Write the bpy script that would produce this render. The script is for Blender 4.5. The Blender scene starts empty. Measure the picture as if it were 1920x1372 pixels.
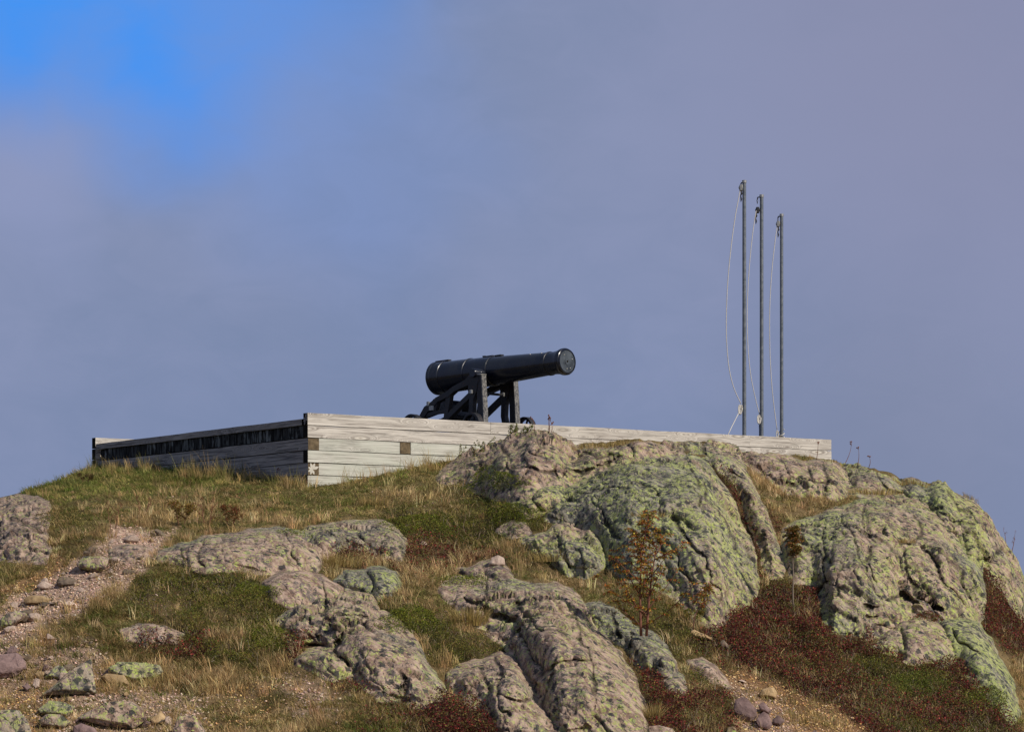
import bpy, bmesh, math, random
import numpy as np
from mathutils import Vector, Matrix
random.seed(7); rng = np.random.default_rng(7)
sc = bpy.context.scene
COL = sc.collection

# ------------------------------------------------------------------ camera, sky, sun, exposure
F, HY = 5600.0, 1210.0            # focal length in photo pixels, eye-level row (level camera, rising front)
cam = bpy.data.cameras.new('camera'); co = bpy.data.objects.new('camera', cam); COL.objects.link(co)
co.location = (0, 0, 0); co.rotation_euler = (math.radians(90), 0, 0)
cam.sensor_width = 36; cam.lens = 36 * F / 1920; cam.shift_y = (HY - 686) / 1920
cam.clip_start = 0.5; cam.clip_end = 9000; sc.camera = co
sc.view_settings.view_transform = 'Standard'; sc.view_settings.look = 'None'
sc.view_settings.exposure = 0.0; sc.view_settings.gamma = 1.0
SUN_AZ = Vector((0.80, -0.60)).normalized(); SUN_EL = math.radians(38)
sd = Vector((SUN_AZ.x * math.cos(SUN_EL), SUN_AZ.y * math.cos(SUN_EL), math.sin(SUN_EL)))
sl = bpy.data.lights.new('sun', 'SUN'); sl.energy = 4.0; sl.angle = math.radians(0.5); sl.color = (1.0, 0.94, 0.84)
so = bpy.data.objects.new('sun', sl); COL.objects.link(so); so.location = (20, -10, 30)
so.rotation_euler = sd.to_track_quat('Z', 'Y').to_euler()

def lin(r, g, b):
    f = lambda c: (c / 255 / 12.92) if c / 255 <= 0.04045 else ((c / 255 + 0.055) / 1.055) ** 2.4
    return (f(r), f(g), f(b), 1.0)

class NT:
    """small node-tree helper"""
    def __init__(s, tree): s.t = tree; s.n = tree.nodes; s.l = tree.links
    def add(s, typ, **kw):
        n = s.n.new(typ)
        for k, v in kw.items(): setattr(n, k, v)
        return n
    def put(s, sock, v):
        if isinstance(v, bpy.types.NodeSocket): s.l.new(v, sock)
        else: sock.default_value = v
    def math(s, op, a, b=0.0, c=0.0, clamp=False):
        n = s.add('ShaderNodeMath', operation=op, use_clamp=clamp)
        s.put(n.inputs[0], a); s.put(n.inputs[1], b); s.put(n.inputs[2], c); return n.outputs[0]
    def mix(s, f, a, b, mode='MIX'):
        n = s.add('ShaderNodeMix', data_type='RGBA', blend_type=mode)
        s.put(n.inputs[0], f); s.put(n.inputs[6], a); s.put(n.inputs[7], b); return n.outputs[2]
    def ramp(s, f, lo, hi):
        n = s.add('ShaderNodeMapRange', interpolation_type='SMOOTHSTEP')
        s.put(n.inputs[0], f); n.inputs[1].default_value = lo; n.inputs[2].default_value = hi; return n.outputs[0]
    def noise(s, vec, scale, detail=4, rough=0.55, dist=0.0):
        n = s.add('ShaderNodeTexNoise'); s.put(n.inputs['Vector'], vec)
        n.inputs['Scale'].default_value = scale; n.inputs['Detail'].default_value = detail
        n.inputs['Roughness'].default_value = rough; n.inputs['Distortion'].default_value = dist; return n.outputs[0]
    def voro(s, vec, scale, feature='F1', rnd=1.0):
        n = s.add('ShaderNodeTexVoronoi', feature=feature); s.put(n.inputs['Vector'], vec)
        n.inputs['Scale'].default_value = scale; n.inputs['Randomness'].default_value = rnd; return n
    def mapping(s, vec, loc=(0,0,0), rot=(0,0,0), scale=(1,1,1)):
        n = s.add('ShaderNodeMapping'); s.put(n.inputs[0], vec)
        n.inputs[1].default_value = loc; n.inputs[2].default_value = rot; n.inputs[3].default_value = scale; return n.outputs[0]
    def vmath(s, op, a, b=(0,0,0)):
        n = s.add('ShaderNodeVectorMath', operation=op); s.put(n.inputs[0], a); s.put(n.inputs[1], b); return n
    def bump(s, h, strength, dist, normal=None):
        n = s.add('ShaderNodeBump'); s.put(n.inputs['Height'], h)
        n.inputs['Strength'].default_value = strength; n.inputs['Distance'].default_value = dist
        if normal is not None: s.l.new(normal, n.inputs['Normal'])
        return n.outputs[0]

world = bpy.data.worlds.new('World'); sc.world = world; world.use_nodes = True
w = NT(world.node_tree); w.n.clear()
tc = w.add('ShaderNodeTexCoord').outputs['Generated']
sky = w.add('ShaderNodeTexSky', sky_type='NISHITA', sun_disc=False)
sky.sun_elevation = SUN_EL; sky.sun_rotation = math.atan2(SUN_AZ.x, SUN_AZ.y)
skyc = w.mix(1.0, sky.outputs[0], (0.085, 0.085, 0.085, 1), 'MULTIPLY')
nwarp = w.add('ShaderNodeTexNoise'); w.put(nwarp.inputs['Vector'], tc)
nwarp.inputs['Scale'].default_value = 22; nwarp.inputs['Detail'].default_value = 3; nwarp.inputs['Roughness'].default_value = 0.4
wv = w.vmath('SUBTRACT', nwarp.outputs['Color'], (0.5, 0.5, 0.5)).outputs[0]
sc_ = w.add('ShaderNodeVectorMath', operation='SCALE'); w.put(sc_.inputs[0], wv); sc_.inputs['Scale'].default_value = 0.045
dirw = w.vmath('ADD', tc, sc_.outputs[0]).outputs[0]
def blob(px, py, r0, r1, vec=dirw):
    d = Vector(((px - 960) / F, 1, (HY - py) / F)).normalized()
    dist = w.vmath('DISTANCE', vec, tuple(d)).outputs['Value']
    n = w.add('ShaderNodeMapRange', interpolation_type='SMOOTHERSTEP'); w.put(n.inputs[0], dist)
    n.inputs[1].default_value = r1; n.inputs[2].default_value = r0; return n.outputs[0]
m1 = blob(40, -50, 0.002, 0.068); m2 = blob(300, 120, -0.012, 0.056); m3 = blob(520, -140, 0.0, 0.095)
inv = lambda x: w.math('SUBTRACT', 1.0, x)
# soft union of the three openings, broken up by thin drifting cloud
hole = inv(w.math('MULTIPLY', inv(m1), w.math('MULTIPLY', inv(m2), inv(w.math('MULTIPLY', m3, 0.66)))))
hole = inv(w.math('MULTIPLY', inv(hole), inv(w.math('MULTIPLY', blob(640, 260, 0.0, 0.08), 0.16))))
wisp = w.noise(w.mapping(tc, rot=(0, 0.6, 0), scale=(1, 1, 1.8)), 34, 8, 0.6, 0.8)
hole = w.math('MULTIPLY', hole, w.math('ADD', 0.72, w.math('MULTIPLY', wisp, 0.5)), clamp=True)
cn = w.noise(tc, 9, 3, 0.4, 0.2)
cn = w.math('ADD', w.math('MULTIPLY', cn, 0.72), w.math('MULTIPLY', wisp, 0.28))
c_a = w.mix(w.ramp(cn, 0.3, 0.7), lin(122, 137, 171), lin(137, 148, 182))
vio = blob(1900, 0, 0.0, 0.20, tc)
c_b = w.mix(w.math('MULTIPLY', vio, 0.75), c_a, lin(139, 142, 172))
lowr = blob(1700, 900, 0.0, 0.10, tc)
c_b = w.mix(w.math('MULTIPLY', lowr, 0.5), c_b, lin(126, 134, 160))
glow = blob(60, 330, 0.0, 0.05)
c_c = w.mix(w.math('MULTIPLY', glow, 0.6), c_b, lin(144, 155, 195))
c_d = w.mix(hole, c_c, lin(70, 148, 242))
sep = w.add('ShaderNodeSeparateXYZ'); w.put(sep.inputs[0], tc)
up = w.ramp(sep.outputs[2], 0.30, 0.75)
c_e = w.mix(w.math('MULTIPLY', up, 0.55), c_d, skyc)
bg = w.add('ShaderNodeBackground'); w.put(bg.inputs[0], c_e); bg.inputs[1].default_value = 1.0
wo = w.add('ShaderNodeOutputWorld'); w.l.new(bg.outputs[0], wo.inputs[0])

# ------------------------------------------------------------------ helpers
def P(px, py, Y): return ((px - 960) / F * Y, Y, (HY - py) / F * Y)
def tag(o, label=None, cat=None, group=None, kind=None):
    if label: o['label'] = label
    if cat: o['category'] = cat
    if group: o['group'] = group
    if kind: o['kind'] = kind
    return o
def empty(name, loc, rz=0.0):
    o = bpy.data.objects.new(name, None); COL.objects.link(o); o.location = loc; o.rotation_euler = (0, 0, rz)
    o.empty_display_size = 0.2; return o
def link(name, me, mats=(), parent=None, loc=None):
    o = bpy.data.objects.new(name, me); COL.objects.link(o)
    for m in (mats if isinstance(mats, (list, tuple)) else [mats]): me.materials.append(m)
    if parent: o.parent = parent
    if loc is not None: o.location = loc
    return o
def bmobj(name, bm, mats, parent=None, loc=None, smooth=False, ang=None):
    me = bpy.data.meshes.new(name); bmesh.ops.recalc_face_normals(bm, faces=bm.faces[:]); bm.to_mesh(me); bm.free()
    if smooth:
        me.polygons.foreach_set('use_smooth', [True] * len(me.polygons))
        if ang: me.set_sharp_from_angle(angle=math.radians(ang))
    return link(name, me, mats, parent, loc)
def npmesh(name, V, faces_tri=None, faces_quad=None, col=None, smooth=False, floats=None):
    me = bpy.data.meshes.new(name); me.vertices.add(len(V)); me.vertices.foreach_set('co', np.ascontiguousarray(V, dtype=np.float32).ravel())
    loops = []; starts = []; n = 0
    for fs, k in ((faces_quad, 4), (faces_tri, 3)):
        if fs is not None and len(fs):
            loops.append(np.asarray(fs, dtype=np.int32).ravel()); starts.append(n + np.arange(len(fs), dtype=np.int32) * k); n += len(fs) * k
    lo = np.concatenate(loops); st = np.concatenate(starts)
    me.loops.add(len(lo)); me.loops.foreach_set('vertex_index', lo)
    me.polygons.add(len(st)); me.polygons.foreach_set('loop_start', st)
    if smooth: me.polygons.foreach_set('use_smooth', np.ones(len(st), dtype=bool))
    me.update(calc_edges=True)
    if col is not None:
        a = me.color_attributes.new('Col', 'FLOAT_COLOR', 'POINT'); c = np.ones((len(V), 4), dtype=np.float32); c[:, :3] = col
        a.data.foreach_set('color', c.ravel())
    for k, v in (floats or {}).items():
        a = me.attributes.new(k, 'FLOAT', 'POINT'); a.data.foreach_set('value', np.asarray(v, dtype=np.float32))
    me.validate(); return me

def hsh(ix, iy, iz, seed):
    M = np.uint32
    h = (ix.astype(np.int64) * 374761393 + iy.astype(np.int64) * 668265263 + iz.astype(np.int64) * 2147483647 + seed * 974634777) & 0xFFFFFFFF
    h = ((h ^ (h >> 13)) * 1274126177) & 0xFFFFFFFF
    h = ((h ^ (h >> 16)) * 2246822519) & 0xFFFFFFFF
    return ((h ^ (h >> 15)) & 0xFFFFFF) / float(0xFFFFFF)
def vnoise(p, seed=0):
    i = np.floor(p).astype(np.int64); f = p - i; f = f * f * (3 - 2 * f); r = 0
    for dx in (0, 1):
        for dy in (0, 1):
            for dz in (0, 1):
                wgt = (f[..., 0] if dx else 1 - f[..., 0]) * (f[..., 1] if dy else 1 - f[..., 1]) * (f[..., 2] if dz else 1 - f[..., 2])
                r = r + wgt * hsh(i[..., 0] + dx, i[..., 1] + dy, i[..., 2] + dz, seed)
    return r * 2 - 1
def fbm(p, octv=4, seed=0, gain=0.5):
    r = 0; a = 1.0
    for o in range(octv): r = r + a * vnoise(p * (2.03 ** o) + 13.7 * o, seed + o); a *= gain
    return r
def worley(p, seed=0):
    i = np.floor(p).astype(np.int64); F1 = np.full(p.shape[:-1], 9.0); F2 = F1.copy(); rid = np.zeros(p.shape[:-1] + (3,)); off = np.zeros_like(rid)
    for dx in (-1, 0, 1):
        for dy in (-1, 0, 1):
            for dz in (-1, 0, 1):
                c = i + np.array([dx, dy, dz])
                j = np.stack([hsh(c[..., 0], c[..., 1], c[..., 2], seed + k) for k in range(3)], -1)
                v = p - (c + j); d = np.sqrt((v ** 2).sum(-1)); nr = d < F1
                F2 = np.where(nr, F1, np.minimum(F2, d)); F1 = np.where(nr, d, F1)
                rid = np.where(nr[..., None], j, rid); off = np.where(nr[..., None], v, off)
    return F1, F2, rid, off

def sdpoly(px, py, poly):
    """signed distance to polygon, positive inside (photo-scale units)"""
    poly = np.asarray(poly, float); n = len(poly); d = np.full(px.shape, 1e9); ins = np.zeros(px.shape, bool)
    for k in range(n):
        ax, ay = poly[k]; bx, by = poly[(k + 1) % n]; ex, ey = bx - ax, by - ay
        t = np.clip(((px - ax) * ex + (py - ay) * ey) / (ex * ex + ey * ey + 1e-9), 0, 1)
        d = np.minimum(d, np.hypot(px - ax - t * ex, py - ay - t * ey))
        cr = ((ay > py) != (by > py)) & (px < ex * (py - ay) / (ey if abs(ey) > 1e-9 else 1e-9) + ax); ins ^= cr
    return np.where(ins, d, -d)
def dline(px, py, pts):
    d = np.full(px.shape, 1e9)
    for (ax, ay), (bx, by) in zip(pts[:-1], pts[1:]):
        ex, ey = bx - ax, by - ay; t = np.clip(((px - ax) * ex + (py - ay) * ey) / (ex * ex + ey * ey), 0, 1)
        d = np.minimum(d, np.hypot(px - ax - t * ex, py - ay - t * ey))
    return d
def sstep(x, a, b): t = np.clip((x - a) / (b - a), 0, 1); return t * t * (3 - 2 * t)

# ------------------------------------------------------------------ materials
def newmat(name, rough=0.85, spec=0.3):
    m = bpy.data.materials.new(name); m.use_nodes = True; t = NT(m.node_tree)
    b = t.n['Principled BSDF']; b.inputs['Roughness'].default_value = rough; b.inputs['Specular IOR Level'].default_value = spec
    return m, t, b
def geo(t): return t.add('ShaderNodeNewGeometry').outputs['Position']

def mat_rock():
    m, t, b = newmat('lichened_granite', 0.9, 0.2)
    p = geo(t)
    dc = t.add('ShaderNodeCombineXYZ')
    for ax, (vec, k) in enumerate((((0.86, 0.15, 0.48), 1.7), ((-0.02, 0.94, -0.34), 1.3), ((0.50, -0.30, -0.81), 0.75))):
        dn = t.vmath('DOT_PRODUCT', p, tuple(k * a for a in vec)); t.l.new(dn.outputs['Value'], dc.inputs[ax])
    dip = dc.outputs[0]
    at = t.add('ShaderNodeAttribute', attribute_name='lichen').outputs['Fac']
    pk = t.add('ShaderNodeAttribute', attribute_name='pink').outputs['Fac']
    cv = t.add('ShaderNodeAttribute', attribute_name='cav').outputs['Fac']
    n1 = t.noise(p, 0.9, 6, 0.6, 0.3); n2 = t.noise(dip, 5, 8, 0.65, 0.4); n3 = t.noise(p, 28, 6, 0.7); n4 = t.noise(p, 90, 3, 0.6)
    pink = t.mix(t.ramp(n2, 0.40, 0.60), lin(122, 98, 84), lin(180, 155, 136))
    grey = t.mix(t.ramp(n2, 0.42, 0.62), lin(90, 90, 82), lin(146, 142, 124))
    base = t.mix(t.ramp(t.math('ADD', t.math('MULTIPLY', n1, 0.8), t.math('MULTIPLY', t.math('SUBTRACT', pk, 0.5), 0.8)), 0.28, 0.62), grey, pink)
    base = t.mix(t.math('MULTIPLY', t.ramp(n3, 0.48, 0.62), 0.45), base, lin(188, 162, 136))
    base = t.mix(t.math('MULTIPLY', t.ramp(n4, 0.54, 0.66), 0.5), base, lin(66, 58, 54))
    nd = t.noise(dip, 2.3, 7, 0.7, 0.6)
    dark = t.math('MULTIPLY', t.ramp(nd, 0.51, 0.60), t.ramp(t.noise(p, 17, 5, 0.7), 0.42, 0.52))
    base = t.mix(t.math('MULTIPLY', dark, 0.7), base, lin(74, 75, 76))
    # small roundish lichen colonies, at two sizes, edges broken by noise
    wn = t.add('ShaderNodeTexNoise'); t.put(wn.inputs['Vector'], p); wn.inputs['Scale'].default_value = 24; wn.inputs['Detail'].default_value = 4
    sv = t.add('ShaderNodeVectorMath', operation='SCALE'); t.put(sv.inputs[0], wn.outputs['Color']); sv.inputs['Scale'].default_value = 0.11
    pw = t.vmath('ADD', p, sv.outputs[0]).outputs[0]
    def spots(scale, thr, cover, seed):
        pm = t.mapping(pw, loc=(seed, seed * 1.7, seed * 0.3)); v = t.voro(pm, scale)
        s = t.add('ShaderNodeSeparateColor'); t.put(s.inputs[0], v.outputs['Color'])
        has = t.math('LESS_THAN', s.outputs[0], cover) if not isinstance(cover, bpy.types.NodeSocket) else t.math('LESS_THAN', s.outputs[0], cover)
        return t.math('MULTIPLY', t.ramp(v.outputs['Distance'], thr, thr * 0.72), has), s.outputs[1]
    patch = t.ramp(t.noise(dip, 1.1, 5, 0.65), 0.38, 0.6)
    cov = t.math('MULTIPLY', t.math('ADD', t.math('MULTIPLY', at, 0.85), 0.1), t.math('ADD', t.math('MULTIPLY', patch, 0.7), 0.24))
    # thin yellow-green film where the lichen has spread, ragged at the edge
    film = t.math('MULTIPLY', t.ramp(t.math('ADD', t.noise(dip, 4.2, 8, 0.76, 0.3), t.math('MULTIPLY', t.math('SUBTRACT', cov, 0.42), 0.34)), 0.50, 0.56), t.math('MULTIPLY', t.math('POWER', at, 1.8), 0.42))
    base = t.mix(film, base, t.mix(t.ramp(n3, 0.4, 0.6), lin(130, 132, 88), lin(160, 158, 102)))
    for scl, thr, sd_, c1, c2, k in ((8.5, 0.56, 3, lin(136, 142, 96), lin(160, 160, 112), 0.45), (15, 0.58, 9, lin(146, 154, 84), lin(174, 174, 106), 0.8), (32, 0.55, 21, lin(160, 176, 74), lin(190, 194, 118), 0.95)):
        mk, rv = spots(scl, thr, t.math('MULTIPLY', cov, k), sd_)
        lc = t.mix(rv, c1, c2)
        base = t.mix(t.math('MULTIPLY', mk, t.math('ADD', 0.5, t.math('MULTIPLY', n3, 0.5)), clamp=True), base, lc)
    mk, rv = spots(9, 0.5, t.math('MULTIPLY', t.math('ADD', at, 0.3), 0.42), 40)
    base = t.mix(t.math('MULTIPLY', mk, 0.85), base, lin(52, 54, 54))
    mk, rv = spots(22, 0.5, 0.2, 55)
    base = t.mix(t.math('MULTIPLY', mk, 0.8), base, lin(58, 58, 56))
    # darker brown along the cracks and block edges
    base = t.mix(t.math('MULTIPLY', cv, 0.9), base, lin(44, 38, 30))
    t.put(b.inputs['Base Color'], base)
    h = t.math('ADD', t.math('MULTIPLY', n2, 1.0), t.math('ADD', t.math('MULTIPLY', n3, 0.35), t.math('MULTIPLY', n4, 0.1)))
    cr = t.voro(t.vmath('ADD', dip, sv.outputs[0]).outputs[0], 2.2, 'DISTANCE_TO_EDGE')
    h = t.math('ADD', h, t.math('MULTIPLY', t.ramp(cr.outputs['Distance'], 0.0, 0.05), 0.5))
    t.put(b.inputs['Normal'], t.bump(h, 0.75, 0.035))
    return m
def mat_stone(name, c1, c2, lich=0.0):
    m, t, b = newmat(name, 0.9, 0.2); p = t.add('ShaderNodeTexCoord').outputs['Object']
    oi = t.add('ShaderNodeObjectInfo').outputs['Random']
    n = t.noise(p, 9, 6, 0.65); n2 = t.noise(p, 50, 4, 0.6)
    c = t.mix(t.ramp(n, 0.3, 0.7), c1, c2); c = t.mix(t.math('MULTIPLY', t.ramp(n2, 0.5, 0.7), 0.4), c, lin(80, 74, 68))
    hv = t.add('ShaderNodeHueSaturation'); t.put(hv.inputs['Color'], c); t.put(hv.inputs['Value'], t.math('ADD', 0.72, t.math('MULTIPLY', oi, 0.5))); c = hv.outputs[0]
    if lich:
        v = t.voro(p, 16); s = t.add('ShaderNodeSeparateColor'); t.put(s.inputs[0], v.outputs['Color'])
        mk = t.math('MULTIPLY', t.math('MULTIPLY', t.ramp(t.math('ADD', v.outputs['Distance'], t.math('MULTIPLY', n2, 0.9)), 0.95, 0.7), t.math('LESS_THAN', s.outputs[0], lich)), t.ramp(t.noise(p, 4, 5, 0.7), 0.5 - lich * 0.18, 0.56 - lich * 0.18))
        c = t.mix(mk, c, t.mix(s.outputs[1], lin(132, 150, 84), lin(158, 168, 92)))
    t.put(b.inputs['Base Color'], c); t.put(b.inputs['Normal'], t.bump(t.math('ADD', n, t.math('MULTIPLY', n2, 0.3)), 0.8, 0.02)); return m
def mat_ground():
    m, t, b = newmat('hill_soil', 1.0, 0.05); p = geo(t)
    vc = t.add('ShaderNodeAttribute', attribute_name='Col').outputs['Color']
    n = t.noise(p, 6, 8, 0.7); n2 = t.noise(p, 45, 5, 0.7)
    c = t.mix(t.ramp(n, 0.3, 0.7), t.mix(1.0, vc, (0.8, 0.78, 0.74, 1), 'MULTIPLY'), t.mix(1.0, vc, (1.6, 1.55, 1.5, 1), 'MULTIPLY'))
    c = t.mix(t.math('MULTIPLY', t.ramp(n2, 0.55, 0.75), 0.5), c, t.mix(1.0, vc, (1.8, 1.75, 1.6, 1), 'MULTIPLY'))
    c = t.mix(t.math('MULTIPLY', t.ramp(n2, 0.45, 0.3), 0.55), c, t.mix(1.0, vc, (0.4, 0.38, 0.36, 1), 'MULTIPLY'))
    t.put(b.inputs['Base Color'], c); t.put(b.inputs['Normal'], t.bump(t.math('ADD', n, t.math('MULTIPLY', n2, 0.5)), 1.0, 0.06)); return m
def mat_leaf(name, trans=0.25):
    m, t, b = newmat(name, 0.65, 0.25); vc = t.add('ShaderNodeAttribute', attribute_name='Col').outputs['Color']
    t.put(b.inputs['Base Color'], vc)
    tr = t.add('ShaderNodeBsdfTranslucent'); t.put(tr.inputs[0], vc)
    mx = t.add('ShaderNodeMixShader'); mx.inputs[0].default_value = trans; t.l.new(b.outputs[0], mx.inputs[1]); t.l.new(tr.outputs[0], mx.inputs[2])
    t.l.new(mx.outputs[0], t.n['Material Output'].inputs[0]); return m
def mat_wood(name, light, dark, tint=None, knots=True, stain=0.5):
    m, t, b = newmat(name, 0.85, 0.2); p = t.add('ShaderNodeTexCoord').outputs['Object']
    oi = t.add('ShaderNodeObjectInfo').outputs['Random']
    off = t.add('ShaderNodeCombineXYZ'); t.put(off.inputs[0], t.math('MULTIPLY', oi, 37.0)); t.put(off.inputs[2], t.math('MULTIPLY', oi, 11.0))
    p = t.vmath('ADD', p, off.outputs[0]).outputs[0]
    kv = t.voro(t.mapping(p, scale=(1.25, 0.01, 6.0)), 1.0); kd = kv.outputs['Distance']
    warp = t.math('MULTIPLY', t.ramp(kd, 0.5, 0.0), 0.6)
    pc = t.add('ShaderNodeCombineXYZ'); t.put(pc.inputs[2], warp); q = t.vmath('ADD', p, pc.outputs[0]).outputs[0]
    g = t.noise(t.mapping(q, scale=(1.1, 14, 34)), 1.0, 7, 0.62, 0.6); g2 = t.noise(t.mapping(q, scale=(4, 60, 120)), 1.0, 4, 0.6)
    c = t.mix(t.ramp(t.math('ADD', t.math('MULTIPLY', g, 0.75), t.math('MULTIPLY', g2, 0.25)), 0.36, 0.60), dark, light)
    st = t.noise(t.mapping(p, scale=(0.9, 1, 5)), 1.0, 6, 0.7)
    c = t.mix(t.math('MULTIPLY', t.ramp(st, 0.54, 0.72), stain), c, lin(84, 84, 78))
    if tint: c = t.mix(t.math('MULTIPLY', t.ramp(t.noise(t.mapping(p, scale=(1.5, 1, 4)), 1.3, 4), 0.35, 0.65), 0.6), c, tint)
    if knots:
        s = t.add('ShaderNodeSeparateColor'); t.put(s.inputs[0], kv.outputs['Color']); has = t.math('LESS_THAN', s.outputs[0], 0.55)
        ring = t.math('MULTIPLY', t.ramp(kd, 0.20, 0.13), has); core = t.math('MULTIPLY', t.ramp(kd, 0.07, 0.04), has)
        edge = t.math('MULTIPLY', t.math('MULTIPLY', t.ramp(kd, 0.25, 0.19), t.ramp(kd, 0.13, 0.17)), has)
        c = t.mix(t.math('MULTIPLY', ring, 0.45), c, lin(214, 206, 190)); c = t.mix(t.math('MULTIPLY', edge, 0.4), c, lin(96, 84, 72)); c = t.mix(t.math('MULTIPLY', core, 0.75), c, lin(104, 80, 62))
    t.put(b.inputs['Base Color'], c); t.put(b.inputs['Normal'], t.bump(t.math('ADD', g, t.math('MULTIPLY', g2, 0.4)), 0.5, 0.006)); return m
def mat_plain(name, c, rough=0.6, metal=0.0, var=0.25, scale=12, spec=0.5, c2=None, bump=0.2):
    m, t, b = newmat(name, rough, spec); b.inputs['Metallic'].default_value = metal; p = t.add('ShaderNodeTexCoord').outputs['Object']
    n = t.noise(p, scale, 6, 0.65); cc = c2 or tuple(min(1, x * (1 + 2 * var)) for x in c[:3]) + (1,)
    t.put(b.inputs['Base Color'], t.mix(t.ramp(n, 0.35, 0.7), c, cc))
    if bump: t.put(b.inputs['Normal'], t.bump(t.noise(p, scale * 4, 5, 0.6), bump, 0.004))
    return m
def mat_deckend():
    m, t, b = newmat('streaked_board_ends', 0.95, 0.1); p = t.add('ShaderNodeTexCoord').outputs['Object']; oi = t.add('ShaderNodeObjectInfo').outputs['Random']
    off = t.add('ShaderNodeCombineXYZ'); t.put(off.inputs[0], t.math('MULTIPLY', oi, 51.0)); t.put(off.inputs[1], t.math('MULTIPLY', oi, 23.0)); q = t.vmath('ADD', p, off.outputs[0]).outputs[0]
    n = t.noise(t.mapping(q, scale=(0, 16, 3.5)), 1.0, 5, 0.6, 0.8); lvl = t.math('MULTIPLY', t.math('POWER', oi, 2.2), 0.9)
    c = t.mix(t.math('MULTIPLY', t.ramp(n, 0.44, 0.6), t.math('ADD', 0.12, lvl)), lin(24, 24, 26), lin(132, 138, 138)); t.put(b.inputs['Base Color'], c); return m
def mat_iron(name, rust=0.2, rough=0.38, base=lin(20, 22, 27)):
    m, t, b = newmat(name, rough, 0.5); p = t.add('ShaderNodeTexCoord').outputs['Object']
    n = t.noise(p, 3.0, 6, 0.6); n2 = t.noise(p, 26, 6, 0.7)
    c = t.mix(t.ramp(n, 0.35, 0.7), base, lin(36, 38, 42))
    c = t.mix(t.math('MULTIPLY', t.ramp(n2, 0.62 - rust * 0.2, 0.72), min(1, rust * 2.2)), c, lin(98, 60, 44))
    c = t.mix(t.math('MULTIPLY', t.ramp(t.noise(p, 55, 4, 0.7), 0.6, 0.72), rust), c, lin(120, 116, 112))
    t.put(b.inputs['Base Color'], c); t.put(b.inputs['Roughness'], t.math('ADD', rough, t.math('MULTIPLY', n2, 0.22)))
    t.put(b.inputs['Normal'], t.bump(t.math('ADD', n2, t.noise(p, 8, 3)), 0.35 if rough > 0.3 else 0.12, 0.006)); return m
M_rock = mat_rock(); M_ground = mat_ground(); M_leaf = mat_leaf('leaf_tissue'); M_blade = mat_leaf('grass_blades', 0.3)
M_purple = mat_stone('purple_slate', lin(104, 84, 80), lin(138, 114, 108)); M_ochre = mat_stone('ochre_stone', lin(150, 122, 88), lin(190, 162, 120))
M_grey = mat_stone('grey_brown_stone', lin(92, 80, 70), lin(136, 118, 100), 0.22); M_pale = mat_stone('pale_pink_stone', lin(160, 136, 120), lin(196, 174, 156))
M_green = mat_stone('lichened_boulder', lin(120, 104, 82), lin(158, 132, 102), 0.85)
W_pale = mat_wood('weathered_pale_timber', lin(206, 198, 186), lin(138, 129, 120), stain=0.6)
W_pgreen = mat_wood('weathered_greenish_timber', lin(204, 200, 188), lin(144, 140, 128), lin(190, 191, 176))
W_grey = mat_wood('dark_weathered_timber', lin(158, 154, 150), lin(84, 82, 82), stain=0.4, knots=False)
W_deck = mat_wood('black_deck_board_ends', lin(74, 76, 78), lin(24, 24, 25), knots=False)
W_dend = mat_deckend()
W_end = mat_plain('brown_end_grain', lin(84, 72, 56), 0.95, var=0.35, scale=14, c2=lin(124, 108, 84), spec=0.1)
W_black = mat_plain('shade_black_end_grain', lin(26, 23, 21), 0.95, var=0.3, scale=12, spec=0.1)  # dark end grain, made blacker to paint in the corner recess's deep shade
W_petal = mat_plain('pale_exposed_wood', lin(192, 186, 172), 0.9, var=0.05, spec=0.1)
I_barrel = mat_iron('black_painted_iron', 0.10, 0.13, lin(12, 18, 34)); I_carr = mat_iron('rust_flecked_black_iron', 0.36, 0.45, lin(24, 22, 24))
I_tamp = mat_plain('grey_muzzle_plate', lin(56, 61, 65), 0.32, 0.3, 0.4, 5, c2=lin(96, 102, 106)); I_bright = mat_plain('worn_bright_metal', lin(150, 148, 142), 0.4, 0.6, 0.2)
I_post = mat_plain('worn_grey_iron', lin(62, 62, 65), 0.6, 0.1, 0.3, 26, c2=lin(140, 136, 130))
G_pole = mat_plain('galvanised_steel', lin(92, 98, 104), 0.5, 0.35, 0.25, 16, c2=lin(122, 126, 130)); R_rope = mat_plain('white_rope', lin(190, 184, 174), 0.9, var=0.1, scale=60)

# ------------------------------------------------------------------ the shape of the hill
A = np.array([(577 - 960) / F * 48.0, 48.0]); Yend = 54.3
B = np.array([(1559 - 960) / F * Yend, Yend]); rd = (B - A) / np.linalg.norm(B - A); RL = float(np.linalg.norm(B - A))
ld = np.array([-rd[1], rd[0]]); 
def s_at(px, o, d):
    k = (px - 960) / F; return (k * o[1] - o[0]) / (d[0] - k * d[1])
LL = s_at(181, A, ld)
def Yright(px): return A[1] + s_at(px, A, rd) * rd[1]
def Yleft(px): return A[1] + s_at(px, A, ld) * ld[1]

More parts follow.
